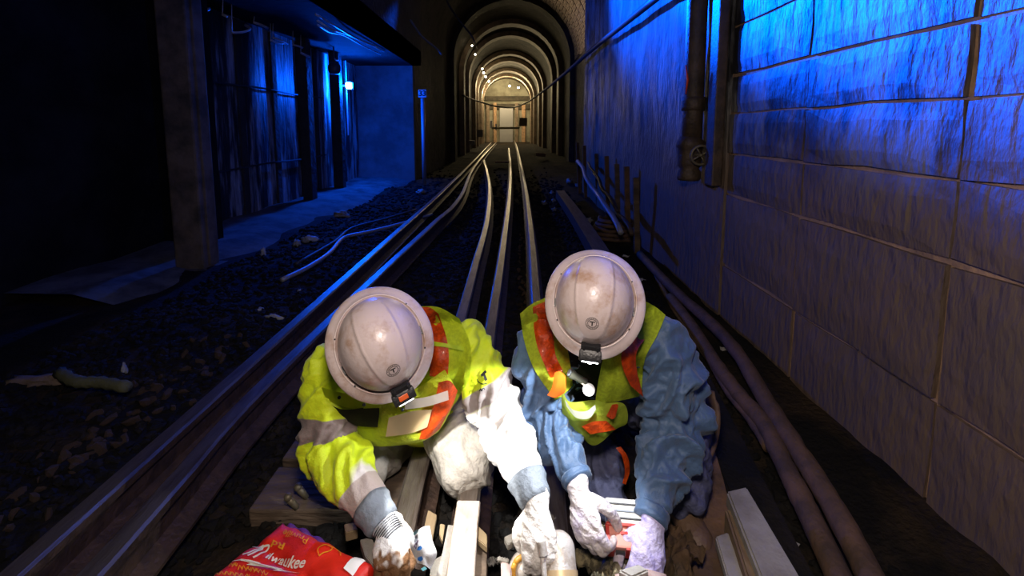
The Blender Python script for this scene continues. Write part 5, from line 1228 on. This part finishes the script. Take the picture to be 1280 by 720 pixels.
g_r, _ = hand('work_glove', P(724, 617, 1.18), (.20, -.62, -.74), (-.62, -.60, .50), -1, (35, 45, 30), [(.026, .018, -.010), (.046, .040, -.030), (.050, .066, -.056), (.046, .090, -.074)], glove_p2, w2, 1.08, .04, 'white and lavender glove holding the case')
g_l, _ = hand('work_glove', P(815, 660, 1.15), (-.34, -.62, -.70), (.12, -.72, .68), 1, (45, 50, 35), [(.028, .015, -.006), (.05, .04, -.014), (.058, .068, -.028), (.054, .092, -.04)], glove_p, w2, 1.12, .08, 'lavender dipped glove spread on the pale block')
cuff(eL.lerp(wL, .93), eL.lerp(wL, 1.02), .046, .043, sm, w2); cuff(eR.lerp(wR, .92), eR.lerp(wR, 1.03), .050, .047, sm, w2)
p = P(809, 652, 1.13)
T_2, L2, h2 = helmet(w2, hp2, up2, fwd2, 1)
headlamp_lens(L2, h2, .022)
# kneeling pad strip behind the second worker
bm = bmesh.new(); pts = cat([P(884, 488, 1.66), P(889, 520, 1.62), P(884, 560, 1.56), P(872, 600, 1.48), P(864, 650, 1.40)], 6)
tube(bm, pts, [(.012, .045)]*3+[(.018, .055)]*(len(pts)-3), 12, side=(1, .2, 0)); o = bmo('brown_pad', bm, mat('brown_leather', (.15, .085, .05), .7, 0, (.08, .045, .03), 12, bump=.5), smooth=True); tag(o, 'curved brown leather pad standing behind the sleeve of the worker in blue', 'pad')

# red and clear case in the glove
cp0 = P(785, 660, 1.165)
case = emp('tool_case', cp0, 'small red case with a clear lid held by the worker in blue', 'case')
Tc = frame(cp0, (-.05, -.42, .9), (.10, .9, .42)) @ Matrix.Scale(1.18, 4)
redp = mat('red_plastic', (.55, .035, .02), .4, 0, (.40, .02, .015), 12); sal = mat('salmon_plastic', (.62, .25, .19), .45); clear = mat('milky_lid', (.55, .53, .50), .3, bump=.3, bscale=60)
bm = bmesh.new(); box(bm, (-.050, -.045, -.03), (.052, .0, .012), Tc, bev=.005); bmo('case_body', bm, sal, case)
bm = bmesh.new(); box(bm, (-.050, .002, -.03), (.052, .055, .018), Tc, bev=.004); bmo('clear_lid', bm, clear, case)
for k in range(3):
    bm = bmesh.new(); box(bm, (-.044, .010+k*.015, .018), (.046, .013+k*.015, .0205), Tc); bmo('lid_rib', bm, greyc if k % 2 else blackp, case)
bm = bmesh.new(); 
for q in [((-.052, -.004, .008), (.054, .002, .020)), ((-.054, -.048, .004), (-.046, 0, .017)), ((-.05, -.049, -.032), (-.035, -.044, .014)), ((-.01, -.049, -.032), (.0, -.044, .014)), ((-.02, -.02, .011), (.054, -.014, .016))]: box(bm, q[0], q[1], Tc, bev=.0015)
bmo('red_frame', bm, redp, case)
bm = bmesh.new(); box(bm, (-.055, -.045, -.025), (-.050, .0, .0), Tc); box(bm, (-.032, -.050, -.028), (-.012, -.044, -.002), Tc); box(bm, (.002, -.050, -.026), (.05, -.044, -.0), Tc); bmo('dark_recess', bm, blackp, case)
bm = bmesh.new(); bmesh.ops.create_icosphere(bm, subdivisions=2, radius=.005, matrix=Tc @ Matrix.Translation((-.006, -.018, .014))); bmo('latch', bm, redp, case)
pb = emp('pink_grey_block', P(798, 722, 1.06), 'pinkish grey metal block under the lavender glove at the bottom edge', 'block')
softprism('block_body', [(766, 716), (800, 706), (836, 716), (838, 775), (768, 775)], .045, -.03, mat('pink_grey_metal', (.5, .40, .38), .5, .2, (.35, .22, .18), 20), pb, .006)
softprism('upper_ridge', [(772, 712), (798, 704), (812, 712), (790, 722)], .062, .03, M['greybox'], pb, .004)

# ---- headlamp beams (a spot at each lamp glass)
hl1 = L1 @ Vector((0, .03, -.0)); hl2 = L2 @ Vector((0, .03, -.0))
light('headlamp_beam', 'SPOT', hl1, (1.0, .97, .92), 20, .010, P(590, 645, 1.28), 66, .12)
light('headlamp_beam', 'SPOT', hl2, (.93, .97, 1.0), 17, .010, P(640, 630, 1.18), 104, .25)
print('TRIS', sum(len(o.data.polygons) for o in S.objects if o.type == 'MESH'))
